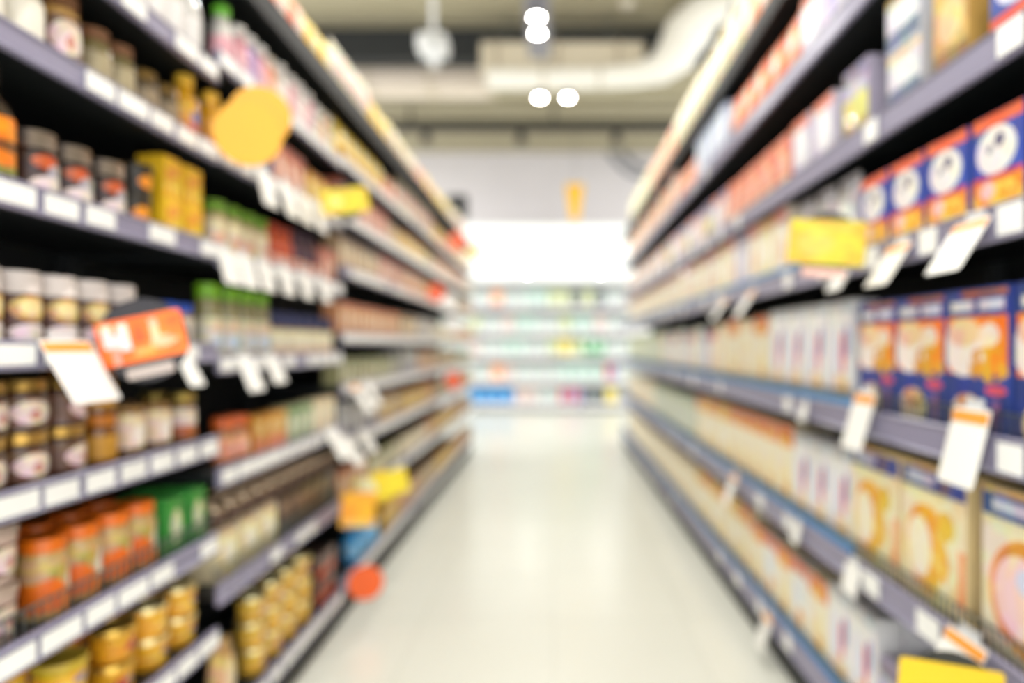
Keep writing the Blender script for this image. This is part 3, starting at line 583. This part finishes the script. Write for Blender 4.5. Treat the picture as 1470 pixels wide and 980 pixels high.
# ---- cereal rack
fillR('topmost', RZ[6], [(1215, 1060, 'tall_peach_bag'), (1059, 965, 'tall_cream_bag'), (964, 930, 'tall_peach_bag'), (929, 903, 'tall_cream_bag')])
fillR('sixth', RZ[5], [(1290, 1150, ['white_purple_box', 'lilac_box']), (1149, 1045, 'orange_bag'), (1044, 1000, 'blue_white_box'), (999, 970, 'orange_bag'), (969, 903, ['cream_red_box', 'salmon_box', 'gold_box'])])
fillR('fifth', RZ[4], [(1570, 1392, 'oval_red_box'), (1391, 1338, 'gold_box'), (1337, 1262, 'white_blue_box', dict(stack=2)), (1261, 1200, 'purple_yellow_box'), (1199, 1135, 'lilac_box'), (1134, 1045, 'salmon_box'), (1044, 960, ['pink_cream_box', 'lilac_box', 'purple_yellow_box', 'pink_cream_box']), (959, 903, ['gold_box', 'pink_cream_box', 'lilac_box'])])
fillR('fourth', RZ[3], [(1580, 1236, 'cat_box'), (1222, 1132, 'white_red_pouch'), (1131, 1020, ['cream_red_box', 'yellow_cereal_box', 'cream_red_box', 'lilac_tall_box']), (1019, 903, ['cream_red_box', 'yellow_cereal_box', 'cream_red_box', 'cream_red_box'])])
fillR('third', RZ[2], [(1590, 1231, 'big_orange_box'), (1226, 1105, 'wrb_box'), (1104, 1030, ['orange_top_box', 'cream_box']), (1029, 950, ['cream_red_box', 'lilac_tall_box', 'pale_sage_box']), (949, 903, 'sage_box')], rows=1)
fillR('second', RZ[1], [(1590, 1390, 'bowl_box'), (1389, 1224, 'swirl_box'), (1223, 1140, 'wrb_box'), (1139, 1060, 'orange_top_box'), (1059, 1000, ['orange_top_box', 'yellow_tall_box']), (999, 940, 'sage_box'), (939, 903, 'cream_box')], rows=2)
fillR('first', RZ[0], [(1450, 1260, 'purple_yellow_box'), (1259, 1190, 'wrb_box'), (1189, 1080, ['orange_top_box', 'white_spot_box']), (1079, 1000, ['orange_top_box', 'yellow_tall_box']), (999, 903, 'cream_box')], rows=2)
# ---- end-wall rack
BS = {4: ['pm', 'pw', 'pw', 'po', 'pw', 'pm', 'pg', 'pg', 'pd', 'pg', 'pd', 'pw', 'pw'], 3: ['pw', 'pw', 'pg', 'pw', 'pk', 'pm', 'pw', 'pg', 'pm', 'pk', 'pw'],
      2: ['pw', 'pw', 'pk', 'pw', 'pm', 'pw', 'pg', 'py', 'pg', 'pe', 'pe', 'pw', 'pw'], 1: ['pw', 'pw', 'pw', 'po', 'pk', 'pw', 'pw', 'pm', 'pm', 'pr', 'pw', 'pw'], 0: ['pw', 'pw', 'pb', 'pb', 'pk', 'pk', 'pw', 'pr', 'pr', 'pd', 'pd', 'py', 'pw', 'pw']}
BN = ['first', 'second', 'third', 'fourth', 'topmost']
for lv, seq in BS.items():
    x = -2.5; j = 0
    while x < 2.2:
        n = 2 if seq[j % len(seq)] in ('pw', 'pm', 'pb') else 1
        run('B', BN[lv], BZ[lv], x, x+0.219*n, seq[j % len(seq)], yaw=3, gap=0.018); x += 0.215*n+0.004; j += 1

# ================================================================== SIGNS
CARDW = mat('#f6f5f0', 0.45, vary=0.0)
def talker(side, y, z, wd, ht, tilt, label, header=True, out=0.012, color=CARDW):
    """Price card hinged on the rail, its foot leaning out into the aisle."""
    loc, rz = side_tf(side, y, -out)
    t = obj('shelf_card', None, None, None, (loc[0], loc[1], z), (0, 0, rz)); tag(t, label, 'sign', 'hanging price cards on the %s' % ('jar rack' if side == 'L' else 'cereal rack'))
    me = round_rect_mesh('card', wd, ht, 0.008, 0.0016); me.transform(Matrix.Translation((0, 0, -ht/2)))
    c = obj('card', me, color, t, rot=(-R(tilt), 0, 0))
    if header:
        me = round_rect_mesh('header_strip', wd*0.96, ht*0.15, 0.003, 0.001); me.transform(Matrix.Translation((0, -0.0014, -ht*0.12)))
        obj('header_strip', me, mat('#f3a13c', 0.45, vary=0.0), c)
    clip = round_rect_mesh('clip', wd*0.5, 0.03, 0.003, 0.002); clip.transform(Matrix.Translation((0, 0.004, 0.004)))
    obj('clip', clip, mat('#d8dadd', 0.3, vary=0.0), t)
    return t
def railz(side, px, lv):
    return None
def yl(px): return XL*F/(CX-px)
def yr(px): return XR*F/(px-CX)
talker('L', 1.24, 1.262, 0.128, 0.135, 30, 'large white price card left of the orange round sign')
talker('L', 1.62, 1.245, 0.065, 0.105, 28, 'small white price card just beyond the orange round sign', header=False)
talker('L', yl(345), 1.218, 0.10, 0.11, 22, 'white card below the green-capped bottles, first of two', header=False)
talker('L', yl(385), 1.215, 0.10, 0.09, 20, 'white card below the green-capped bottles, second of two', header=False)
for k, px in enumerate((318, 345, 372, 402, 430, 458)):
    talker('L', yl(px), 1.522, 0.10, 0.10, 14, 'white card on the rail under the green-lidded jars, %s from the entrance' % ORD[k], header=False)
for k, px in enumerate((372, 405, 428, 450)):
    talker('L', yl(px), 1.812, 0.11, 0.12, 14, 'white card on the rail beyond the yellow blank disc, %s from the entrance' % ORD[k], header=False)
talker('L', yl(503), 1.075, 0.12, 0.15, 34, 'white hanging card on mid rail past the navy-lidded jars, first of pair')
talker('L', yl(522), 1.075, 0.12, 0.13, 30, 'white hanging card on mid rail past the navy-lidded jars, second of pair', header=False)
talker('L', yl(470), 0.905, 0.13, 0.14, 30, 'white hanging card low on the second bay, first of three', header=False)
talker('L', yl(492), 0.845, 0.13, 0.14, 30, 'white hanging card low on the second bay, second of three', header=False)
talker('L', yl(515), 0.845, 0.13, 0.12, 30, 'white hanging card low on the second bay, third of three', header=False)
talker('R', yr(1406), 1.505, 0.115, 0.125, 32, 'large white price card under the blue oval cereal boxes')
talker('R', yr(1300), 1.500, 0.11, 0.12, 32, 'white price card beside the yellow banner on the cereal rack')
talker('R', yr(1215), 1.465, 0.10, 0.06, 30, 'short white card under the yellow banner on the cereal rack', header=False)
talker('R', yr(1085), 1.485, 0.10, 0.13, 34, 'narrow white card beyond the yellow banner, first of two')
talker('R', yr(1046), 1.485, 0.10, 0.13, 34, 'narrow white card beyond the yellow banner, second of two')
talker('R', yr(1405), 1.125, 0.115, 0.16, 14, 'tall white card with orange header before the blue-orange boxes')
talker('R', yr(1250), 1.125, 0.115, 0.16, 16, 'second white card with orange header before the blue-orange boxes')
talker('R', yr(1160), 1.055, 0.06, 0.06, 12, 'small white square card under the white cereal boxes', header=False)
talker('R', yr(1060), 0.655, 0.10, 0.15, 20, 'white card with orange header under the orange-topped boxes')
talker('R', yr(1232), 0.635, 0.09, 0.085, 12, 'square white card on the rail under the cream flakes boxes', header=False)
talker('R', yr(1150), 0.635, 0.07, 0.07, 12, 'small square white card farther under the white cereal boxes', header=False)
talker('R', yr(1108), 0.195, 0.09, 0.14, 16, 'white card with orange header on the bottom cereal rail')
talker('R', yr(1398), 0.655, 0.13, 0.14, 26, 'white card with orange header at the corner above the yellow disc')

def disc_sign(name, loc, rz, roll, r, color, label, banner=None, strip='#b9aaa0', disc='#1c1a1e', marks=None, alpha=0.9, arm=None, tilt=0):
    """Round plastic wobbler with a coloured banner across and a paler strip below, on a thin arm to the rail."""
    t = obj(name, None, None, None, loc, (R(tilt), R(roll), rz)); tag(t, label, 'sign', 'round wobbler signs on the rails')
    obj('disc', disc_mesh('disc', r, 0.003), mat(disc, 0.25, vary=0.0, alpha=alpha), t)
    if banner:
        bw, bh = banner
        m = prnt('banner_%s_%d' % (color.strip('#'), int(r*1000)), color, marks or [])
        obj('banner', round_rect_mesh('banner', bw, bh, 0.008, 0.003), m, t, (0, -0.0034, 0.004))
        if strip: obj('strip', round_rect_mesh('strip', bw*0.55, 0.022, 0.004, 0.003), mat(strip, 0.4, vary=0.0), t, (0.0, -0.0034, -bh/2-0.018))
    if arm:
        a = Vector(arm) - Vector(loc); inv = t.rotation_euler.to_matrix().inverted(); e = inv @ a
        obj('arm', tube_mesh('arm', [(0, 0.003, 0), (e.x*0.5, e.y*0.5+0.004, e.z*0.5), (e.x, e.y, e.z)], 0.003, 6), mat('#c9ccd0', 0.2, vary=0.0), t)
    return t
def at(px, py, y): return ((px-CX)/F*y, y, CAMZ-(py-CY)/F*y)
O_M = [('rect', .12, .66, .06, .26, '#f6ddd4'), ('rect', .30, .60, .06, .30, '#f4e0da'), ('rect', .21, .52, .08, .16, '#f4dcd2'), ('rect', .17, .2, .04, .2, '#f8a888'), ('rect', .66, .62, .045, .28, '#f6c0a4'), ('oval', .74, .36, .16, .13, '#f8b088'), ('rect', .47, .62, .07, .2, '#d85a08'), ('rect', .86, .62, .04, .22, '#e06a10'), ('rect', .5, .22, .12, .07, '#f8a050')]
def wob(px, py, rpx, rz, roll, color, label, banner=None, strip=None, disc=None, marks=None, alpha=1.0, railz=None):
    """Round sign centred on a sight line, placed at the depth where its inner edge just clears the price rail."""
    X = XL if px < CX else XR; sg = -1 if px < CX else 1
    half = max(rpx, banner[0]/2 if banner else 0) + (25 if py > 960 else 0)
    y = (X-0.016)*F/(abs(px-CX)+half); k = y/F
    p0 = at(px, py, y)
    ez = railz if railz else min(LC[:-1], key=lambda q: abs(q-p0[2]))
    disc_sign('round_sign', p0, R(rz), roll, rpx*k, color, label, (banner[0]*k, banner[1]*k) if banner else None, strip, disc or color, marks, alpha, (sg*(X-0.011), y+0.012, ez))
wob(206, 488, 60, 14, -13, '#ff7208', 'orange banner on a dark round disc among the white-lidded jars', (112, 64), '#b8aaa2', '#221d22', O_M, 0.92, 1.235)
wob(356, 192, 46, 20, -8, '#fcc434', 'plain amber yellow disc beside the yellow bottles', disc='#f4b01c', railz=1.79)
wob(495, 290, 27, 18, -10, '#e4c818', 'yellow banner on a dark disc high in the second bay', (66, 36), None, '#2a221c', [('oval', .3, .5, .16, .25, '#f8ea70')], 0.9, 1.79)
wob(1186, 350, 46, -18, 6, '#dcc01e', 'yellow banner on a dark disc over the white cereal boxes', (104, 64), '#f0bfae', '#1c2018', [('oval', .36, .45, .24, .28, '#e2cc48'), ('rect', .72, .5, .12, .12, '#d8bc24'), ('rect', .5, .82, .3, .05, '#e0c844')], 0.95, 1.49)
wob(1362, 1000, 66, -16, 3, '#e2bc0a', 'yellow banner on a dark disc by the lowest near shelf', (134, 90), None, '#20201a', [], 0.95, 0.61)
wob(525, 836, 25, 20, -6, '#f4641e', 'orange disc low beside the floor at the jar rack foot', railz=0.16)
wob(548, 698, 24, 20, -12, '#f6dc20', 'yellow banner leaning out above the blue jugs', (76, 36), None, '#e8c030', [('oval', .2, .5, .2, .5, '#f4f0c0')], 1.0, 0.55)
for px, py, lab in ((657, 346, 'orange disc high at the far end of the jar rack'), (626, 420, 'orange disc at eye height far along the jar rack'), (651, 546, 'orange disc at waist height far along the jar rack')):
    wob(px, py, 13, 10, 0, '#ee5f22', lab)
for px, py, lab in ((643, 433, 'white disc beside the far eye-height orange disc'), (650, 466, 'white disc below the far eye-height orange disc')):
    wob(px, py, 13, 10, 0, '#f8f8f6', lab)
wob(374, 166, 42, 20, 0, '#f0b020', 'second amber disc peeking out behind the plain amber disc', railz=1.79)
wob(681, 362, 9, 8, 0, '#f2d224', 'yellow disc at the far end of the jar rack')
# hanging orange promotion card and blue jugs at the foot of the third jar-rack bay
wob(514, 732, 20, 18, 4, '#faae10', 'plain amber square card over the lowest jar-rack shelf', (48, 50), None, '#d89010', [('rect', .5, .1, .5, .1, '#fbc85c')], 1.0, 0.53)
def jug(loc, rz, label):
    b = lathe_mesh('jug_body', [(0, 0), (0.04, 0), (0.046, 0.006), (0.046, 0.10), (0.03, 0.135), (0.018, 0.145), (0.018, 0.155), (0, 0.155)], 18)
    t = obj('blue_jug', b, gl('#2f96dc'), None, loc, (0, 0, rz)); tag(t, label, 'jug', 'blue jugs at the jar rack foot')
    obj('cap', lathe_mesh('cap', [(0, 0.1553), (0.022, 0.1553), (0.022, 0.175), (0.019, 0.178), (0, 0.178)], 16), pl('#1d6fc0'), t)
    obj('label', band(0.046, 0.03, 0.085), pp('#8cc8ee'), t)
    ring = tube_mesh('handle', [(0.044, 0, 0.03), (0.066, 0, 0.04), (0.072, 0, 0.07), (0.062, 0, 0.1), (0.036, 0, 0.115)], 0.006, 8); obj('handle', ring, gl('#2f96dc'), t)

for k in range(3): jug((-XL-0.06, 3.22+k*0.16, shelf_top('L', LC[0])+0.0008), PI/2, 'blue jug on the lowest jar-rack shelf, %s of three' % ORD[k])

# ================================================================== CEILING SERVICES
M_DUCT = mat('#cfcabb', 0.5, vary=0.04); M_BEIGE = mat('#d0c5ae', 0.6, vary=0.04)
tag(obj('beam_black', box_mesh('beam_black', -7, 7, 8.45, 8.7, 4.95, 5.36, 0.01), mat('#1a1d1e', 0.6, vary=0.05)), kind='structure')
def span(px0, px1, y): return (px0-CX)/F*y, (px1-CX)/F*y
def zz(py, y): return CAMZ-(py-CY)/F*y
# beige boxed duct
x0, x1 = span(690, 925, 8.1)
t = obj('boxed_duct', box_mesh('boxed_duct', x0, x1, 8.09, 8.42, zz(101, 8.1), zz(60, 8.1), 0.01), M_BEIGE); tag(t, 'beige boxed air duct under the black ceiling beam', 'duct')
for k in range(3): obj('flange', box_mesh('flange', -0.02, 0.02, 8.07, 8.421, zz(103, 8.1), zz(58, 8.1)), mat('#a79b86', 0.6, vary=0.04), t, (x0+0.2+k*0.75, 0, 0))
hz = zz(60, 8.1)
for k in range(2): obj('hanger', box_mesh('hanger', -0.008, 0.008, 8.25, 8.266, hz, CEIL_Z), M_WIRE, t, (x0+0.3+k*1.3, 0, 0))
# pinkish flat duct to the left
x0, x1 = -5.5, span(0, 700, 9.0)[1]
t = obj('flat_duct', box_mesh('flat_duct', x0, x1, 8.9, 9.4, zz(127, 9.0), zz(92, 9.0), 0.01), mat('#ddd0c0', 0.6, vary=0.04)); tag(t, 'long pinkish beige flat duct behind the black beam', 'duct')
for k in range(6): obj('flange', box_mesh('flange', -0.02, 0.02, 8.88, 9.41, zz(129, 9.0), zz(90, 9.0)), M_BEIGE, t, (x0+0.4+k*0.85, 0, 0))
for k in range(3): obj('hanger', box_mesh('hanger', -0.008, 0.008, 9.1, 9.116, zz(92, 9.0), CEIL_Z), M_WIRE, t, (x0+0.6+k*1.6, 0, 0))
# white round duct with a bend
D = 7.9
pts = [at(700, 113, D), at(780, 113, D), at(860, 112, D), at(915, 108, D), at(945, 100, D), at(968, 80, D), at(982, 52, D), at(1005, 30, D), at(1045, 17, D), at(1120, 8, D), at(1250, 0, D), at(1500, -8, D)]
rad = [0.125, 0.125, 0.13, 0.14, 0.18, 0.24, 0.27, 0.28, 0.28, 0.28, 0.28, 0.28]
t = obj('round_duct', tube_mesh('round_duct', pts, rad, 20), mat('#efece2', 0.45, vary=0.03)); tag(t, 'white round air duct bending up above the cereal rack', 'duct')
for k in (1, 2, 9, 10):
    a = Vector(pts[k]); d = (Vector(pts[min(k+1, 11)])-Vector(pts[k-1])).normalized()
    obj('duct_collar', tube_mesh('duct_collar', [a-d*0.025, a+d*0.025], rad[k]+0.012, 20), M_DUCT, t)
for k in (1, 9): obj('hanger', box_mesh('hanger', -0.008, 0.008, -0.008, 0.008, pts[k][2]+rad[k], CEIL_Z), M_WIRE, t, (pts[k][0], pts[k][1], 0))
# dark rail with spot brackets
yR_, zR_ = 11.4, zz(181, 11.4)
t = obj('cross_rail', box_mesh('cross_rail', -6.5, 6.5, yR_-0.08, yR_+0.08, zR_-0.08, zR_+0.08, 0.006), mat('#24231f', 0.5, vary=0.04)); tag(t, 'dark square rail crossing below the far ceiling', 'rail')
for k in range(5): obj('hanger', box_mesh('hanger', -0.02, 0.02, -0.02, 0.02, 0.08, CEIL_Z-zR_), mat('#24231f', 0.5, vary=0.04), t, (-5+k*2.5, yR_, zR_))
def lamp_head(name, loc, rot, label, group, lit, r=0.07, body='#3a3935', watts=0.0, mount=None, emit=60):
    t = obj(name, None, None, None, loc, rot); tag(t, label, 'lamp', group)
    obj('housing', lathe_mesh('housing', [(0, 0.17), (r*0.6, 0.17), (r*0.75, 0.14), (r*0.98, 0.06), (r, 0.0), (r*0.92, 0.0), (r*0.88, 0.012), (0, 0.012)], 20), mat(body, 0.4, vary=0.03), t)
    lens = lathe_mesh('lens', [(0, 0.006), (r*0.86, 0.006), (r*0.86, 0.010), (0, 0.010)], 20)
    obj('lens', lens, mat('#fdfcf6', 0.3, vary=0.0, emit=emit) if lit else mat('#55534c', 0.2, vary=0.0), t)
    if mount: obj('stem', tube_mesh('stem', [(0, 0, 0.16), (0, 0, mount)], 0.012, 8), mat(body, 0.4, vary=0.03), t)
    if watts:
        ld = bpy.data.lights.new('lamp_light', 'AREA'); ld.shape = 'DISK'; ld.size = r*1.7; ld.energy = watts; ld.color = (1.0, 0.98, 0.94)
        lo = bpy.data.objects.new('lamp_light', ld); C.objects.link(lo); lo.parent = t; lo.location = (0, 0, -0.004)
    return t
for k, px in enumerate((480, 612, 748, 885, 1020)):
    x = (px-CX)/F*yR_
    lamp_head('rail_spotlight', (x, yR_, zR_-0.30), (R(0), 0, 0), 'unlit dark spotlight under the far cross rail, %s from the jar rack side' % ORD[k], 'unlit rail spotlights', False, 0.10, '#2a2823', mount=0.22)
# white ceiling unit left of centre
y = 7.6; x, _, z = at(622, 66, y)
t = obj('ceiling_projector', None, None, None, (x, y, z)); tag(t, 'white box-shaped ceiling unit hanging before the black beam', 'projector')
obj('casing', box_mesh('casing', -0.17, 0.17, -0.16, 0.16, -0.10, 0.10, 0.03), M_WHITE, t)
obj('lens_ring', lathe_mesh('lens_ring', [(0, 0), (0.06, 0), (0.06, 0.05), (0.045, 0.055), (0, 0.05)], 18), mat('#bfc0bd', 0.4, vary=0), t, (0.05, -0.155, -0.02), (PI/2, 0, 0))
obj('bracket', box_mesh('bracket', -0.03, 0.03, -0.03, 0.03, 0.1, CEIL_Z-z), M_WHITE, t)
obj('lower_arm', box_mesh('lower_arm', -0.04, 0.06, -0.05, 0.05, -0.24, -0.1, 0.01), M_WHITE, t)
# small pale ceiling sensor, black spotlight at the duct bend
y = 8.0; x, _, z = at(900, 2, y)
t = obj('ceiling_sensor', lathe_mesh('ceiling_sensor', [(0, -0.1), (0.07, -0.09), (0.10, -0.03), (0.10, 0.06), (0, 0.06)], 18), mat('#ddd6c4', 0.5, vary=0), None, (x, y, z+0.02)); tag(t, 'small round cream ceiling sensor before the black beam', 'sensor')
obj('stem', tube_mesh('stem', [(0, 0, 0.06), (0, 0, CEIL_Z-z-0.02)], 0.015, 8), mat('#ddd6c4', 0.5, vary=0), t)
p = at(1037, 50, 6.3)
lamp_head('track_spotlight', (p[0], p[1], p[2]-0.1), (R(18), R(12), 0), 'unlit black spotlight beside the white duct bend', 'black ceiling spotlights', False, 0.13, '#121414', mount=0.4)
# ceiling lights: grey tracks with paired lamps over the aisle
ZT = 4.5
def light_track(y, label):
    t = obj('light_track', None, None, None, (-0.16, y, ZT)); tag(t, label, 'light track', 'ceiling light tracks over the aisle')
    obj('channel', box_mesh('channel', -0.125, 0.125, -0.8, 0.8, 0.0, 0.09, 0.006), mat('#83828a', 0.45, vary=0.03), t)
    for s in (-1, 1): obj('suspension_wire', box_mesh('suspension_wire', -0.006, 0.006, -0.006, 0.006, 0.09, CEIL_Z-ZT), M_WIRE, t, (0, s*0.5, 0))
for k, y in enumerate((-1.8, 0.3, 2.4, 4.5, 6.6)):
    light_track(y, 'grey ceiling light track above the aisle, %s' % ('the one in view' if k == 4 else '%s before the one in view' % ORD[3-k]))
    for j, dy in enumerate((-0.47, -0.15)):
        lamp_head('track_lamp', (-0.16, y+dy, ZT-0.174), (0, 0, 0), 'bright round lamp under the %s grey track, %s of two' % (ORD[k], 'nearer' if j == 0 else 'farther'), 'lit lamps over the aisle', True, 0.055, '#6d6c72', LAMP_W)
x, y, z = at(795, 141, 7.8)
for j, px in enumerate((775, 815)):
    lamp_head('track_lamp', ((px-CX)/F*8.13, 8.13, ZT-0.17), (0, 0, 0), 'bright round hanging lamp of the far pair, %s side' % ('jar rack', 'cereal rack')[j], 'lit lamps over the aisle', True, 0.055, '#3a3935', LAMP_W, mount=0.327)
for j, (x, y) in enumerate(((-3.7, 10.2), (3.2, 10.2), (-3.7, 11.6), (3.2, 11.6))):  # added lamps, kept out of view, that brighten the end-wall rack
    lamp_head('track_lamp', (x, y, CEIL_Z-0.2), (0, 0, 0), 'added out-of-view lamp over the cross aisle, %s' % ('nearer on jar side', 'nearer on cereal side', 'farther on jar side', 'farther on cereal side')[j], 'added lamps over the cross aisle', True, 0.075, '#6d6c72', LAMP_W*2.4)
# glowing white fascia above the end-wall rack
t = obj('light_box', None, None, None, (0, BACK_Y+0.05, 0)); tag(t, 'glowing white light box above the end-wall rack', 'light box')
x0, x1 = -2.6, 2.4
obj('diffuser', box_mesh('diffuser', x0+0.03, x1-0.03, 0.0, 0.02, 2.52, 3.56), mat('#eef2f0', 0.4, vary=0.0, emit=0.16), t)
obj('casing', box_mesh('casing', x0, x1, 0.021, 0.3, 2.47, 3.6, 0.01), M_WHITE, t)
for j, px in enumerate((758, 862)):
    x = (px-CX)/F*BACK_Y
    lamp_head('shelf_lamp', (x, BACK_Y-0.16, zz(392, BACK_Y)), (R(-90), 0, 0), 'small bright lamp at the foot of the light box, %s side' % ('jar rack', 'cereal rack')[j], 'lamps at the light box', True, 0.06, '#d8d8d6', mount=0.215, emit=20)
# yellow tapered pennant hanging before the back wall
y = 12.2; x, _, z = at(825, 290, y)
bm = bmesh.new(); hw, hb, th = 0.17, 0.08, 0.03
f = [bm.verts.new(v) for v in ((-hw, -th, 0.33), (hw, -th, 0.33), (hb, -th, -0.33), (-hb, -th, -0.33))]; b = [bm.verts.new(v) for v in ((-hw, th, 0.33), (hw, th, 0.33), (hb, th, -0.33), (-hb, th, -0.33))]
bm.faces.new(f); bm.faces.new(b[::-1])
for i in range(4): bm.faces.new((f[i], b[i], b[(i+1) % 4], f[(i+1) % 4]))
t = obj('hanging_pennant', to_mesh(bm, 'hanging_pennant'), mat('#f2b81e', 0.5, vary=0.05), None, (x, y, z)); tag(t, 'tapered yellow pennant hanging in front of the grey wall', 'sign')
obj('hanging_wire', box_mesh('hanging_wire', -0.006, 0.006, -0.006, 0.006, 0.33, CEIL_Z-z), M_WIRE, t)
# black loudspeaker on top of the jar rack's far end
x, y, z = -1.08, 7.35, 2.38+RAILH['L']/2-0.012
t = obj('loudspeaker', box_mesh('loudspeaker', -0.11, 0.11, -0.09, 0.09, 0.0, 0.24, 0.01), mat('#0e1112', 0.5, vary=0.03), None, (x, y, z+0.30)); tag(t, 'small black loudspeaker on top of the jar rack far end', 'loudspeaker')
obj('foot', box_mesh('foot', -0.03, 0.03, -0.03, 0.03, -0.2992, -0.0002), M_BLACK, t); obj('driver', lathe_mesh('driver', [(0, 0), (0.06, 0), (0.065, 0.008), (0, 0.008)], 18), M_BLACK, t, (0, -0.0905, 0.09), (PI/2, 0, 0))
# cables on the back wall
for k, pts in enumerate(([(870, 214), (888, 236), (905, 250), (930, 256)], [(890, 214), (903, 228), (918, 240), (950, 246)])):
    tag(obj('grey_cable', tube_mesh('grey_cable', [at(a, b, WALL_Y-0.05) for a, b in pts], 0.05, 8), mat('#8f9196', 0.5, vary=0)), 'thick grey cable sagging across the back wall, %s one' % ('lower', 'upper')[k], 'cable', 'cables on the back wall')
